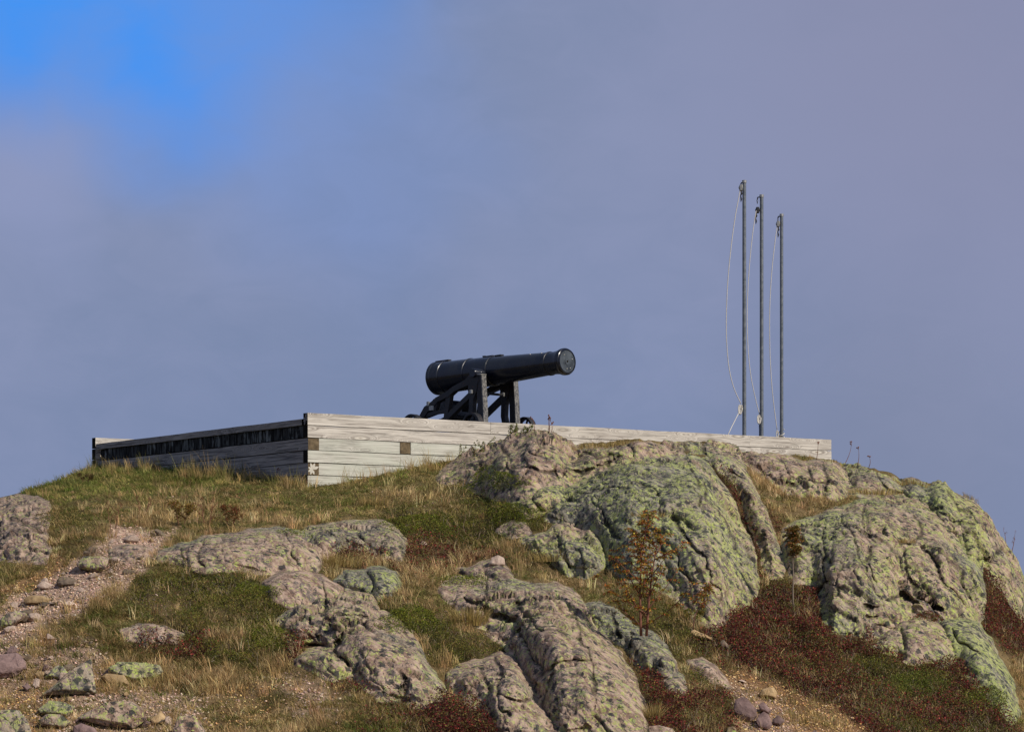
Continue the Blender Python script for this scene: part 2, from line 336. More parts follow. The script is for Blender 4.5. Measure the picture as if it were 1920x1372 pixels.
crest_pts = [(-170,985),(-60,950),(0,933),(40,922),(100,903),(150,884),(180,878),(240,880),(300,880),(360,886),(420,890),(480,896),(560,908),(577,914),(600,912),(640,905),(700,893),(760,880),(800,872),(850,862),(880,846),(920,835),(950,822),(975,812),(1000,806),(1030,809),(1060,821),(1075,834),(1100,833),(1140,826),(1200,823),(1260,829),(1330,829),(1370,841),(1400,848),(1440,850),(1500,856),(1560,864),(1600,872),(1640,878),(1672,886),(1690,899),(1709,895),(1740,904),(1772,903),(1786,921),(1830,947),(1855,970),(1875,1004),(1892,1033),(1920,1090),(1960,1150),(2000,1190),(2090,1250)]
cpx, cpy = np.array(crest_pts, float).T
cY_px = [-170, 0, 120, 175]; cY = [53.5, 53.0, 53.0, Yleft(181) - 0.1]
for q in (250, 350, 450, 540, 572): cY_px.append(q); cY.append(Yleft(q) - 0.12)
for q in (582, 650, 750, 850): cY_px.append(q); cY.append(Yright(q) - 0.12)
for q, v in ((920, 49.6), (1000, 48.9), (1100, 48.2), (1200, 47.8), (1400, 49.2), (1560, 50.8), (1650, 50.3), (1750, 50.2), (1850, 49.6), (1920, 49.4), (2090, 51)): cY_px.append(q); cY.append(v)
vtab = np.array([0.15, 0.35, 0.6, 1.0])
gtab = {-170: (46, 41.8, 38.6, 34.6), 0: (45.4, 41.2, 38.3, 34.6), 300: (45.4, 41.2, 38.2, 34.6), 577: (44.2, 41, 38, 34.6), 760: (45.4, 42, 38.6, 34.6), 900: (46.8, 43.5, 39.6, 34.6), 1050: (46.0, 43.6, 40.4, 34.8), 1200: (45.2, 43.2, 40.6, 35), 1400: (46.6, 44, 41.3, 35.5), 1650: (47.3, 44.8, 42, 36.5), 1920: (47.5, 45, 42.5, 39), 2090: (48.5, 46.5, 45, 42)}
gk = np.array(sorted(gtab)); gv = np.array([gtab[k] for k in gk])
C_ = 1111; R_ = 350
gx = np.linspace(-150, 2070, C_)
crest = np.interp(gx, cpx, cpy)
j1 = vnoise(np.stack([gx / 22, gx * 0, gx * 0], -1), 5) * 2.6 + vnoise(np.stack([gx / 8, gx * 0, gx * 0], -1), 6) * 1.6
crest = crest + j1 * np.where((gx > 870), 1.0, 0.25)
crY = np.interp(gx, cY_px, cY)
v = np.linspace(0, 1, R_) ** 1.0
PXg = np.repeat(gx[None, :], R_, 0); PYg = crest[None, :] + (1400 - crest[None, :]) * v[:, None]
knots = np.concatenate([[0.0], vtab]); KY = np.stack([crY] + [np.interp(gx, gk, gv[:, i]) for i in range(4)], 0)
ker = np.hanning(61); ker /= ker.sum()
for i in range(1, 5): KY[i] = np.convolve(np.pad(KY[i], 30, 'edge'), ker, 'valid')
D = np.zeros((R_, C_))
def pchip_cols(x, K, q):
    h = np.diff(x)[:, None]; dl = np.diff(K, axis=0) / h; n = len(x); m = np.zeros_like(K)
    m[1:-1] = np.where(dl[:-1] * dl[1:] > 0, 2 * dl[:-1] * dl[1:] / (dl[:-1] + dl[1:] + 1e-12), 0); m[0] = dl[0]; m[-1] = dl[-1]
    out = np.zeros((len(q), K.shape[1]))
    for r, t in enumerate(q):
        k = min(max(np.searchsorted(x, t) - 1, 0), n - 2); hh = x[k + 1] - x[k]; s = (t - x[k]) / hh
        out[r] = (2*s**3 - 3*s*s + 1) * K[k] + (s**3 - 2*s*s + s) * hh * m[k] + (-2*s**3 + 3*s*s) * K[k + 1] + (s**3 - s*s) * hh * m[k + 1]
    return out
D = pchip_cols(knots, KY, v)
def world(px, py, d): return np.stack([(px - 960) / F * d, d, (HY - py) / F * d], -1)
W0 = world(PXg, PYg, D)
edge = sstep(v, 0.0, 0.06)[:, None]
und = fbm(np.stack([W0[..., 0] * 0.5, W0[..., 1] * 0.35, W0[..., 0] * 0], -1), 4, 11) * 0.28 + fbm(np.stack([W0[..., 0] * 2.2, W0[..., 1] * 1.6, W0[..., 0] * 0], -1), 3, 31) * 0.09
D = D + und * edge
Dg = D.copy()          # bare ground

# ---- outcrops.  name, label, lichen, pink, lobes(list of (polygon, side width, roundness)), cracks
OUT = [
 ('left', 'rounded pinkish brown outcrop at the far left edge above the gravel path', 0.18, 0.9,
  [[(-150,960),(-60,938),(0,936),(30,934),(62,938),(86,950),(84,975),(80,1000),(90,1030),(80,1048),(40,1046),(0,1040),(-60,1060),(-150,1050)],
   [(0,985),(30,975),(60,985),(85,1030),(78,1050),(30,1048),(-10,1040)]], [[(0,985),(40,980),(70,1000)]]),
 ('ledge', 'long low tan and grey outcrop beside the top of the gravel path', 0.45, 0.7,
  [[(298,1042),(330,1030),(380,1014),(440,1005),(500,998),(560,1004),(590,1022),(604,1050),(590,1066),(540,1072),(500,1068),(440,1066),(385,1072),(345,1056)],
   [(380,1030),(430,1010),(500,1002),(540,1020),(538,1066),(500,1070),(440,1060)], [(520,1005),(560,1002),(590,1025),(602,1052),(560,1062),(535,1040)],
   [(298,1042),(325,1030),(350,1034),(352,1050),(330,1052)]], [[(385,1012),(372,1045),(380,1070)],[(530,1000),(552,1030),(560,1062)],[(345,1030),(352,1052)]]),
 ('shelf', 'grey tan outcrop with green lichen spots directly below the wall corner meadow', 0.55, 0.6,
  [[(566,1006),(580,994),(620,988),(660,984),(721,982),(742,996),(754,1014),(748,1046),(722,1040),(686,1026),(640,1018),(604,1046),(585,1030)],
   [(640,1010),(670,988),(721,984),(752,1015),(745,1044),(700,1028)], [(604,1040),(590,1010),(620,992),(650,995),(640,1020)]], [[(618,990),(632,1018)],[(668,990),(690,1024)]]),
 ('darkdome', 'dark brown smooth dome between the long ledge and the lichened middle outcrop', 0.12, 0.75,
  [[(498,1094),(532,1076),(566,1070),(607,1088),(636,1103),(630,1120),(597,1130),(566,1136),(535,1126),(510,1112)]], [[(600,1088),(612,1124)]]),
 ('greylump', 'low greenish grey lumpy rock ringed by dry grass below the shelf outcrop', 0.6, 0.35,
  [[(628,1087),(652,1072),(686,1068),(721,1062),(742,1072),(753,1096),(738,1112),(717,1120),(700,1110),(676,1108),(645,1104)],
   [(690,1075),(720,1064),(742,1074),(750,1098),(720,1115),(700,1100)], [(630,1088),(655,1074),(680,1085),(676,1106),(645,1102)]], [[(684,1070),(700,1106)]]),
 ('middle', 'pale slanting outcrop with round black lichen spots in the lower middle', 0.5, 0.75,
  [[(525,1160),(559,1138),(593,1131),(618,1120),(652,1117),(700,1120),(706,1152),(722,1150),(742,1160),(767,1186),(790,1230),(811,1265),(832,1292),(818,1312),(790,1322),(755,1308),(707,1305),(673,1274),(625,1267),(590,1256),(559,1242),(580,1224),(628,1218),(631,1206),(583,1198),(549,1200),(536,1176)],
   [(645,1190),(665,1160),(704,1152),(742,1160),(790,1230),(831,1292),(800,1320),(740,1306),(680,1276),(640,1230)],
   [(528,1160),(560,1140),(600,1134),(612,1160),(604,1190),(560,1200),(540,1178)], [(600,1160),(618,1122),(652,1118),(700,1124),(700,1150),(660,1160),(640,1200)],
   [(560,1242),(585,1224),(628,1220),(650,1250),(640,1268),(590,1256)]],
   [[(610,1130),(602,1150),(618,1175)],[(650,1158),(645,1185),(632,1208)],[(612,1160),(640,1150),(672,1148),(704,1153)],[(628,1218),(650,1250)],[(752,1262),(760,1290)]]),
 ('bigfront', 'large pink and grey fractured outcrop running off the bottom of the photo', 0.45, 0.85,
  [[(826,1106),(850,1090),(900,1086),(935,1085),(985,1098),(1040,1100),(1070,1108),(1086,1130),(1110,1180),(1132,1202),(1156,1232),(1176,1256),(1200,1320),(1216,1400),(1060,1400),(1020,1350),(1000,1300),(975,1250),(955,1215),(915,1185),(870,1155),(848,1130)],
   [(1070,1150),(1110,1180),(1156,1230),(1180,1262),(1205,1330),(1215,1400),(1130,1400),(1080,1330),(1075,1230)],
   [(975,1165),(1010,1150),(1060,1165),(1090,1200),(1100,1240),(1060,1250),(1000,1230),(980,1200)],
   [(880,1120),(940,1092),(1000,1100),(1070,1110),(1090,1145),(1040,1160),(970,1155),(915,1150)],
   [(1020,1290),(1050,1250),(1100,1250),(1120,1300),(1110,1360),(1060,1370),(1030,1340)], [(975,1180),(1000,1240),(1010,1290),(985,1262),(960,1215),(940,1190)]],
   [[(960,1130),(1000,1122),(1050,1128)],[(965,1175),(990,1200),(998,1240),(1015,1262),(1060,1240),(1105,1236)],[(985,1150),(1010,1178),(1060,1190)],[(1040,1262),(1020,1300),(1028,1350)],[(1075,1150),(1090,1190),(1104,1236),(1120,1300)],[(905,1090),(918,1130),(910,1160)],[(870,1120),(905,1130)],[(915,1150),(960,1160)]]),
 ('frontleft', 'broken pale rock in the bottom middle left of the big pink outcrop', 0.3, 0.75,
  [[(845,1263),(886,1248),(924,1235),(955,1230),(978,1250),(1000,1292),(1024,1340),(1050,1400),(950,1400),(925,1345),(880,1316),(850,1290)],
   [(930,1240),(958,1232),(978,1252),(1002,1295),(990,1330),(950,1310),(935,1275)], [(850,1265),(900,1248),(925,1262),(915,1290),(870,1288)]],
   [[(924,1236),(934,1262),(930,1300),(950,1345)],[(900,1248),(915,1290)],[(935,1300),(990,1320)]]),
 ('midright', 'mossy dark grey rock under the orange leaved sapling', 0.5, 0.45,
  [[(1094,1140),(1124,1136),(1154,1150),(1193,1180),(1219,1190),(1241,1212),(1260,1246),(1258,1274),(1228,1270),(1202,1248),(1180,1218),(1154,1192),(1124,1178),(1105,1160)],
   [(1180,1195),(1205,1184),(1235,1205),(1258,1250),(1250,1272),(1215,1255),(1190,1225)]], [[(1185,1182),(1180,1215)],[(1150,1150),(1155,1190)]]),
 ('nub', 'small smooth grey stone nub rising from red heath left of the dirt path', 0.4, 0.5,
  [[(1248,1276),(1262,1262),(1278,1268),(1286,1296),(1268,1306),(1252,1300)]], []),
 ('whitecap', 'low lichened rock with a pale stone on top in mid slope', 0.35, 0.7,
  [[(862,1071),(893,1058),(924,1055),(951,1065),(956,1080),(934,1088),(890,1082)]], []),
 ('ledgeknob', 'small tan rock beside the green mat below the crest rocks', 0.4, 0.7,
  [[(932,996),(958,980),(984,980),(992,998),(964,1010)]], []),
 ('lobe', 'rounded lichen covered lobe at the left foot of the great dome', 0.8, 0.5,
  [[(984,1015),(1025,1004),(1046,992),(1072,985),(1103,996),(1126,1030),(1136,1058),(1102,1075),(1063,1067),(1020,1040)],
   [(1046,995),(1075,986),(1103,998),(1126,1034),(1120,1066),(1070,1060),(1050,1025)]], [[(1040,996),(1052,1030),(1066,1060)]]),
 ('cresttan', 'tan craggy rocks piled against the pale timber wall below the cannon', 0.4, 0.85,
  [[(826,896),(850,870),(872,838),(905,820),(945,800),(975,780),(1005,780),(1045,790),(1070,806),(1086,850),(1074,872),(1062,888),(1040,902),(1010,916),(994,934),(965,936),(930,930),(880,904),(850,900)],
   [(1012,848),(1014,800),(1045,800),(1068,826),(1080,852),(1062,866),(1035,860)], [(965,850),(985,822),(1018,822),(1022,846),(1000,856)], [(870,870),(905,846),(950,832),(975,846),(950,872),(905,884)], [(950,876),(1000,862),(1050,872),(1030,896),(990,912),(955,905)]],
   [[(992,846),(1005,852),(1020,850)],[(945,836),(950,855),(948,880)],[(1005,850),(1016,830),(1012,810)],[(955,882),(1000,874),(1045,880)],[(895,858),(900,878)],[(1000,876),(985,905)],[(1045,868),(1050,895)]]),
 ('slab', 'low lichened slab wedged left of the great dome above the dark green mat', 0.7, 0.6,
  [[(962,944),(1000,926),(1030,912),(1056,908),(1064,938),(1024,962),(985,968)],[(990,944),(1020,918),(1054,912),(1060,938),(1020,958)]], [[(1000,930),(1008,960)]]),
 ('upperslab', 'tilted tan and green slab along the top of the ridge in front of the wall', 0.6, 0.9,
  [[(1000,914),(1040,882),(1076,850),(1092,800),(1140,800),(1200,800),(1245,800),(1256,848),(1205,862),(1155,868),(1112,890),(1062,908),(1026,918)],
   [(1050,895),(1095,850),(1150,838),(1180,856),(1110,885)], [(1180,852),(1190,805),(1240,805),(1252,845)]], [[(1090,845),(1150,860)],[(1175,828),(1192,858)],[(1040,890),(1100,880),(1160,862)]]),
 ('dome', 'great rounded dome rock thick with yellow green and black lichen', 0.82, 0.5,
  [[(1018,974),(1050,925),(1110,890),(1160,868),(1210,860),(1262,850),(1302,855),(1332,876),(1356,912),(1382,962),(1402,1012),(1416,1060),(1418,1102),(1406,1132),(1372,1152),(1336,1178),(1310,1166),(1290,1142),(1250,1112),(1210,1094),(1170,1084),(1142,1062),(1126,1022),(1092,992),(1058,982)],
   [(1030,968),(1060,930),(1130,905),(1200,905),(1210,960),(1180,1010),(1140,1040),(1110,1000),(1060,978)],
   [(1210,960),(1260,900),(1310,880),(1350,920),(1395,1020),(1410,1090),(1380,1140),(1335,1168),(1290,1120),(1240,1050)],
   [(1140,1050),(1180,1000),(1230,1010),(1250,1070),(1240,1100),(1180,1082)], [(1150,870),(1220,862),(1300,858),(1330,880),(1260,895),(1180,895)]],
   [[(1050,926),(1110,922),(1190,908),(1220,915)],[(1225,920),(1240,940),(1232,970)],[(1305,912),(1316,936),(1312,950)],[(1255,960),(1290,1010),(1318,1050),(1330,1070),(1345,1062)],[(1330,1072),(1350,1110),(1348,1140)],[(1200,1000),(1260,1040),(1300,1100)],[(1110,930),(1130,980),(1160,1010)],[(1160,868),(1200,872),(1260,862)],[(1300,880),(1340,960),(1380,1040)]]),
 ('gullyridge', 'narrow lichened rib right of the red gully with small rocks on its crest', 0.6, 0.65,
  [[(1252,850),(1252,800),(1330,800),(1372,815),(1396,872),(1412,908),(1434,952),(1454,1002),(1468,1052),(1468,1084),(1440,1086),(1424,1042),(1404,984),(1386,932),(1362,892),(1336,868),(1300,853)],
   [(1330,868),(1350,835),(1385,850),(1410,910),(1448,990),(1462,1050),(1450,1078),(1420,1010),(1385,920)], [(1256,850),(1262,815),(1310,815),(1325,850),(1300,856)]], [[(1325,832),(1335,866)],[(1372,880),(1400,905)],[(1395,930),(1425,960)],[(1285,832),(1292,850)]]),
 ('notchrock', 'craggy tan rocks under the right end of the timber wall', 0.55, 0.8,
  [[(1400,800),(1442,800),(1468,858),(1512,874),(1538,866),(1566,872),(1586,888),(1592,918),(1566,930),(1540,924),(1482,922),(1454,902),(1424,882),(1398,862)],
   [(1515,915),(1518,880),(1540,868),(1568,874),(1590,915),(1560,926)], [(1402,860),(1410,830),(1442,830),(1466,862),(1500,880),(1490,905),(1450,896)], [(1478,920),(1500,906),(1545,908),(1560,922),(1540,926)]],
   [[(1470,862),(1480,890),(1505,905)],[(1516,876),(1522,910)],[(1540,870),(1550,900),(1545,920)],[(1478,908),(1510,912),(1546,908)]]),
 ('rightcrest', 'long lichened ridge falling away to the right against the sky', 0.85, 0.6,
  [[(1584,888),(1583,830),(1630,830),(1672,840),(1709,850),(1767,850),(1784,880),(1820,900),(1860,920),(1885,980),(1910,1030),(1935,1080),(1970,1120),(2020,1190),(1960,1200),(1918,1150),(1892,1112),(1867,1090),(1850,1060),(1825,1050),(1796,1022),(1767,984),(1734,948),(1690,934),(1640,935),(1600,920)],
   [(1590,915),(1600,872),(1650,872),(1690,895),(1740,945),(1700,935)], [(1700,930),(1720,890),(1770,895),(1800,930),(1820,980),(1800,1015),(1765,975)],
   [(1815,1040),(1800,985),(1830,945),(1862,970),(1880,1010),(1876,1035),(1850,1052)], [(1850,1062),(1880,1030),(1905,1060),(1935,1130),(1915,1150),(1870,1092)]],
   [[(1830,1052),(1856,1046),(1878,1028)],[(1690,900),(1720,935),(1760,975),(1800,1030)],[(1780,918),(1800,950),(1830,975)],[(1640,880),(1660,915),(1700,935)],[(1760,960),(1800,985),(1826,980)]]),
 ('rightdome', 'big furrowed dome covered in bright green lichen at the right', 0.82, 0.65,
  [[(1474,996),(1508,979),(1546,967),(1579,954),(1617,942),(1650,940),(1692,933),(1734,946),(1767,984),(1796,1022),(1825,1050),(1836,1094),(1842,1148),(1828,1166),(1784,1162),(1754,1170),(1717,1166),(1692,1170),(1667,1182),(1625,1190),(1579,1190),(1546,1166),(1542,1126),(1552,1094),(1525,1090),(1496,1090),(1475,1052)],
   [(1560,1185),(1546,1120),(1560,1040),(1570,975),(1600,960),(1615,1020),(1640,1090),(1660,1130),(1650,1175),(1600,1190)],
   [(1625,1080),(1622,1040),(1640,1022),(1680,1030),(1690,1080),(1680,1110),(1660,1115)], [(1690,1100),(1685,1050),(1700,1025),(1730,1025),(1765,1080),(1800,1130),(1800,1160),(1740,1162),(1700,1140)],
   [(1735,1020),(1750,1000),(1790,1030),(1825,1080),(1838,1140),(1810,1140),(1775,1085)], [(1620,955),(1670,940),(1700,960),(1710,990),(1670,1010),(1630,1005)],[(1478,1000),(1510,982),(1545,975),(1548,1030),(1535,1085),(1500,1088),(1480,1050)],
   [(1640,1165),(1655,1140),(1690,1138),(1698,1165),(1665,1180)]],
   [[(1542,985),(1548,1020),(1544,1055),(1552,1095)],[(1580,970),(1600,1010),(1620,1060),(1640,1110),(1655,1122)],[(1630,1030),(1626,1055),(1640,1090)],[(1655,1122),(1690,1116),(1720,1122)],[(1656,1130),(1666,1166),(1690,1160)],[(1690,1040),(1700,1080),(1730,1120),(1770,1140)],[(1735,1020),(1765,1070),(1800,1130)],[(1710,960),(1730,1000),(1690,1020)],[(1630,1150),(1665,1158)],[(1620,950),(1614,990),(1640,1020)],[(1780,1030),(1810,1080),(1835,1140)],[(1625,1128),(1655,1134)]]),
 ('lowerlobe', 'smooth pinkish green rock bulge below the furrowed dome', 0.8, 0.8,
  [[(1644,1212),(1667,1186),(1692,1168),(1725,1164),(1756,1175),(1785,1200),(1790,1234),(1767,1242),(1717,1240),(1688,1224)]], [[(1690,1180),(1692,1215)]]),
 ('rightfoot', 'long smooth green lichened rock foot sloping to the lower right', 0.95, 0.45,
  [[(1767,1170),(1800,1161),(1830,1171),(1852,1200),(1869,1238),(1890,1280),(1908,1334),(1898,1346),(1872,1322),(1848,1294),(1817,1262),(1796,1236),(1788,1200)]], [[(1790,1180),(1810,1210),(1840,1230)]]),
 ('slabpink', 'smooth bare pink slab beside the dirt path at lower right', 0.02, 1.0,
  [[(1290,1240),(1320,1236),(1345,1250),(1368,1290),(1345,1280),(1318,1264),(1300,1256)]], []),
 ('heathslab', 'flat grey brown slab sunk in grass left of the dark heath', 0.1, 0.55,
  [[(228,1180),(260,1172),(310,1178),(345,1190),(330,1204),(270,1206),(236,1196)]], []),
 ('pathslab', 'brown slab forming a step at the head of the gravel path', 0.05, 0.8,
  [[(203,1034),(240,1024),(278,1030),(272,1044),(232,1050),(206,1046)]], []),
]
SDall = np.full((R_, C_), -60.0); RID = np.full((R_, C_), -1); Dr = np.full((R_, C_), 1e9)
Drock = {}; Cav = np.zeros((R_, C_)); Wn = W0
warpx = fbm(np.stack([PXg / 26, PYg / 26, PXg * 0], -1), 3, 71) * 4.5; warpy = fbm(np.stack([PXg / 26, PYg / 26, PXg * 0 + 9], -1), 3, 72) * 4.5
def colprof(sdv, Dc, s0, s1, mix=0.8):
    """per column: the face starts at the foot's depth, rises steeply, then lies back to the depth at the top edge"""
    ins = sdv > 0; out = Dc.copy(); H, Wd = Dc.shape
    any_ = ins.any(0); top = np.argmax(ins, 0); bot = H - 1 - np.argmax(ins[::-1], 0); ci = np.arange(Wd)
    Dt = Dc[top, ci]; Db = Dc[bot, ci]; pt = PYs[top, ci]; pb = PYs[bot, ci]
    iv = np.where(any_)[0]
    if len(iv):      # smooth the foot and top lines across columns so no ribs form
        kk_ = np.hanning(15); kk_ /= kk_.sum()
        def smo(a_): b_ = a_.copy(); sg = a_[iv[0]:iv[-1] + 1]; b_[iv[0]:iv[-1] + 1] = np.convolve(np.pad(sg, 7, 'edge'), kk_, 'valid'); return b_
        Dt, Db, pt, pb = smo(Dt), smo(Db), smo(pt), smo(pb)
    t = np.clip((pb - PYs) / np.maximum(pb - pt, 1.0), 0, 1)
    e = 1 - np.sqrt(np.maximum(1 - t ** 2.0, 0)); e = mix * e + (1 - mix) * t
    De = Db + (Dt - Db) * e
    return np.where(any_[None, :], De, Dc)
for k, (nm, lab, lich, pk, lobes, cracks) in enumerate(OUT):
    pts = np.array(lobes[0], float); x0, x1 = pts[:, 0].min() - 26, pts[:, 0].max() + 26; y0, y1 = pts[:, 1].min() - 26, pts[:, 1].max() + 26
    c0 = max(0, np.searchsorted(gx, x0)); c1 = min(C_, np.searchsorted(gx, x1) + 1)
    rr = np.where(((PYg[:, c0:c1] > y0) & (PYg[:, c0:c1] < y1)).any(1))[0]; r0, r1 = rr[0], rr[-1] + 1
    S = (slice(r0, r1), slice(c0, c1)); px = PXg[S] + warpx[S]; py = PYg[S] + warpy[S] * 0.7; PYs = PYg[S]
    atcrest = r0 == 0
    size = min(pts[:, 0].ptp(), pts[:, 1].ptp()) if hasattr(pts, 'ptp') else min(np.ptp(pts[:, 0]), np.ptp(pts[:, 1]))
    d0 = sdpoly(px, py, lobes[0]) + {'gullyridge': 1, 'dome': 4, 'upperslab': 5}.get(nm, 9 if size > 60 else 4); Dc = D[S].copy(); De = colprof(d0, Dc, 0, 0, 0.62)
    wside = max(12, size * 0.38); fall = np.sqrt(np.clip(d0 / wside, 0, 1) * (2 - np.clip(d0 / wside, 0, 1)))
    cur = np.where(d0 > 0, Dc + (np.minimum(De, Dc + 0.1) - Dc) * fall - (0.05 + 0.0009 * min(size, 90)) * fall, Dc + 0.012 * np.minimum(-d0, 30))
    for lb in lobes[1:]:
        d = sdpoly(px, py, lb); lsz = min(np.ptp(np.array(lb)[:, 0]), np.ptp(np.array(lb)[:, 1])); wl = max(7, lsz * 0.34)
        f = np.clip(d / wl, 0, 1); f = np.sqrt(f * (2 - f)); le = colprof(d, cur, 0, 0, 0.75)
        cur = np.where(d > 0, cur + (np.minimum(le, cur + 0.05) - cur) * f * 0.5 - 0.0014 * min(lsz, 90) * f, cur)
    cav = np.zeros_like(cur)
    for cr in cracks:
        d = dline(PXg[S] + warpx[S] * 1.6, PYg[S] + warpy[S] * 1.6, cr); wv_ = 2.6 + 1.6 * vnoise(np.stack([PXg[S] / 18, PYg[S] / 18, PXg[S] * 0], -1), 90 + k)
        g = np.clip(1 - d / (wv_ * 1.5), 0, 1); cur = cur + g * 0.10; cur = cur - 0.03 * np.clip(1 - np.abs(d - 11) / 10, 0, 1); cav = np.maximum(cav, g ** 1.5)
    bw = cur < Dr[S]; ins = (d0 > 0)
    Drock[k] = (S, d0, cur, cav, atcrest)
    SDall[S] = np.maximum(SDall[S], d0)
# ground lies behind and under the rocks
under = sstep(SDall, 4, 16)
Dgr = D + 0.35 * under * edge
Wg = world(PXg, PYg, Dgr)

# ------------------------------------------------------------------ ground cover zones (what grows where)
Z = {k: np.zeros((R_, C_)) for k in ('green', 'olive', 'dry', 'red', 'heath', 'path', 'soil')}
def zone(name, poly, amt=1.0, soft=14, excl=True):
    px = PXg + warpx * 2.2; py = PYg + warpy * 1.8; m = sstep(sdpoly(px, py, poly), -soft, soft) * amt
    if excl:
        for q in Z: Z[q] *= (1 - m)
    Z[name] = np.clip(Z[name] + m, 0, 1)
Z['dry'][:] = 0.5; Z['olive'][:] = 0.5
zone('olive', [(-170,900),(187,850),(560,880),(700,870),(900,820),(900,905),(760,960),(540,990),(250,992),(110,980),(88,940),(-20,936)])
zone('dry', [(150,940),(330,925),(520,945),(480,975),(300,985),(170,975)], 0.4, 26)
zone('green', [(-170,900),(0,930),(100,890),(190,860),(420,870),(440,905),(260,930),(180,925),(90,945),(-20,945)], 0.8)
zone('dry', [(240,975),(420,965),(560,980),(720,960),(730,985),(560,1003),(400,1005),(260,1000)], 0.6)
zone('soil', [(700,925),(740,925),(745,945),(690,950)], 0.5)
zone('path', [(205,992),(325,998),(305,1020),(285,1040),(270,1064),(240,1092),(195,1112),(160,1145),(90,1168),(40,1190),(-150,1240),(-150,1180),(0,1140),(60,1105),(110,1070),(130,1045),(170,1035),(195,1012)])
zone('soil', [(95,1030),(135,1040),(112,1080),(60,1105),(0,1130),(0,1100),(60,1070)], 0.8, 10)
zone('path', [(-150,1200),(80,1185),(190,1205),(210,1255),(300,1290),(390,1310),(400,1410),(-150,1410)], 0.62, 20)
zone('soil', [(-150,1290),(60,1290),(120,1310),(80,1410),(-150,1410)], 0.7, 20)
zone('heath', [(255,1085),(330,1068),(400,1076),(480,1088),(525,1110),(560,1135),(530,1165),(548,1205),(540,1235),(440,1250),(350,1225),(320,1175),(240,1125)])
zone('dry', [(290,1100),(350,1110),(360,1150),(330,1180),(270,1140)], 0.6)
zone('dry', [(380,1150),(440,1140),(470,1190),(420,1215),(380,1190)], 0.5)
zone('soil', [(560,1085),(600,1090),(560,1110),(500,1105)], 0.3)
zone('red', [(250,1185),(340,1195),(400,1215),(370,1240),(260,1225)], 0.6)
zone('red', [(540,1195),(635,1208),(625,1222),(570,1240),(530,1250)], 0.85)
zone('dry', [(380,1250),(560,1250),(700,1310),(690,1410),(390,1410)], 0.85)
zone('path', [(520,1270),(600,1275),(640,1330),(560,1350)], 0.4, 24)
zone('soil', [(820,1240),(860,1262),(900,1330),(850,1320)], 0.6, 12)
zone('soil', [(400,1260),(520,1275),(500,1372),(400,1372)], 0.35, 30)
zone('red', [(610,1265),(690,1275),(710,1310),(640,1300)], 0.6)
zone('dry', [(600,1040),(630,1020),(700,1035),(760,1050),(880,1040),(930,1050),(860,1085),(760,1110),(640,1065)])
zone('red', [(600,1022),(640,1016),(690,1028),(760,1010),(880,1020),(900,1045),(780,1050),(690,1040),(620,1040)], 0.65)
zone('red', [(590,1015),(690,1022),(760,1000),(860,1030),(990,1030),(1010,1060),(880,1068),(760,1075),(640,1050)], 0.4, 22)
zone('heath', [(725,962),(800,955),(880,968),(940,990),(1010,1020),(1060,1060),(1000,1070),(900,1035),(830,1020),(750,1010)])
zone('heath', [(860,890),(960,875),(990,920),(960,940),(1020,960),(1020,1000),(930,990),(880,950),(820,920)], 0.8)
zone('dry', [(700,930),(780,900),(850,905),(880,960),(800,950),(740,960)], 0.45)
zone('dry', [(930,1020),(1000,1030),(1100,1075),(1180,1090),(1140,1130),(1060,1100),(960,1080)], 0.7)
zone('heath', [(700,1125),(780,1135),(850,1160),(900,1195),(965,1225),(900,1245),(850,1255),(800,1215),(760,1165)])
zone('dry', [(810,1110),(850,1130),(900,1185),(940,1210),(900,1225),(850,1190),(800,1140)], 0.75)
zone('dry', [(800,1250),(850,1260),(880,1320),(830,1320)], 0.6)
zone('red', [(680,1340),(760,1312),(830,1300),(900,1330),(985,1338),(1010,1410),(680,1410)], 0.9)
zone('green', [(670,1350),(740,1345),(760,1410),(660,1410)], 0.5)
zone('red', [(1180,1230),(1240,1280),(1290,1300),(1350,1290),(1385,1330),(1390,1410),(1215,1410)], 0.8)
zone('heath', [(1300,1262),(1370,1295),(1390,1340),(1320,1330),(1290,1290)], 0.7)
zone('heath', [(1120,1110),(1200,1095),(1290,1140),(1345,1190),(1370,1230),(1260,1230),(1180,1180)], 0.65)
zone('red', [(1330,870),(1360,890),(1400,980),(1440,1085),(1500,1088),(1545,1100),(1560,1190),(1680,1225),(1790,1245),(1900,1350),(1960,1410),(1640,1410),(1520,1330),(1440,1270),(1380,1260),(1290,1200),(1330,1180),(1410,1130),(1420,1080),(1370,950)], 1.0)
zone('heath', [(1440,1180),(1560,1195),(1680,1240),(1760,1250),(1900,1360),(1920,1410),(1700,1410),(1600,1300),(1480,1230)], 0.45)
zone('heath', [(1600,1240),(1700,1245),(1760,1290),(1700,1310),(1620,1280)], 0.7)
zone('soil', [(1350,1255),(1420,1262),(1490,1290),(1560,1318),(1610,1350),(1660,1410),(1380,1410),(1372,1320)])
zone('path', [(1360,1280),(1400,1290),(1470,1320),(1530,1410),(1385,1410),(1372,1320)], 0.5)
zone('dry', [(1385,865),(1450,900),(1560,935),(1510,978),(1470,995),(1440,985),(1412,930)], 0.8)
zone('red', [(1415,930),(1445,960),(1470,1000),(1455,1020),(1435,990)], 0.5)
zone('red', [(1826,1055),(1870,1092),(1920,1150),(2080,1230),(2080,1330),(1900,1240),(1845,1180)], 0.9)
zone('dry', [(1860,1200),(1920,1230),(2080,1330),(2080,1410),(1920,1410),(1900,1330)], 0.6)
zone('dry', [(1070,835),(1180,825),(1180,834),(1120,842),(1080,850)], 0.9, 5)
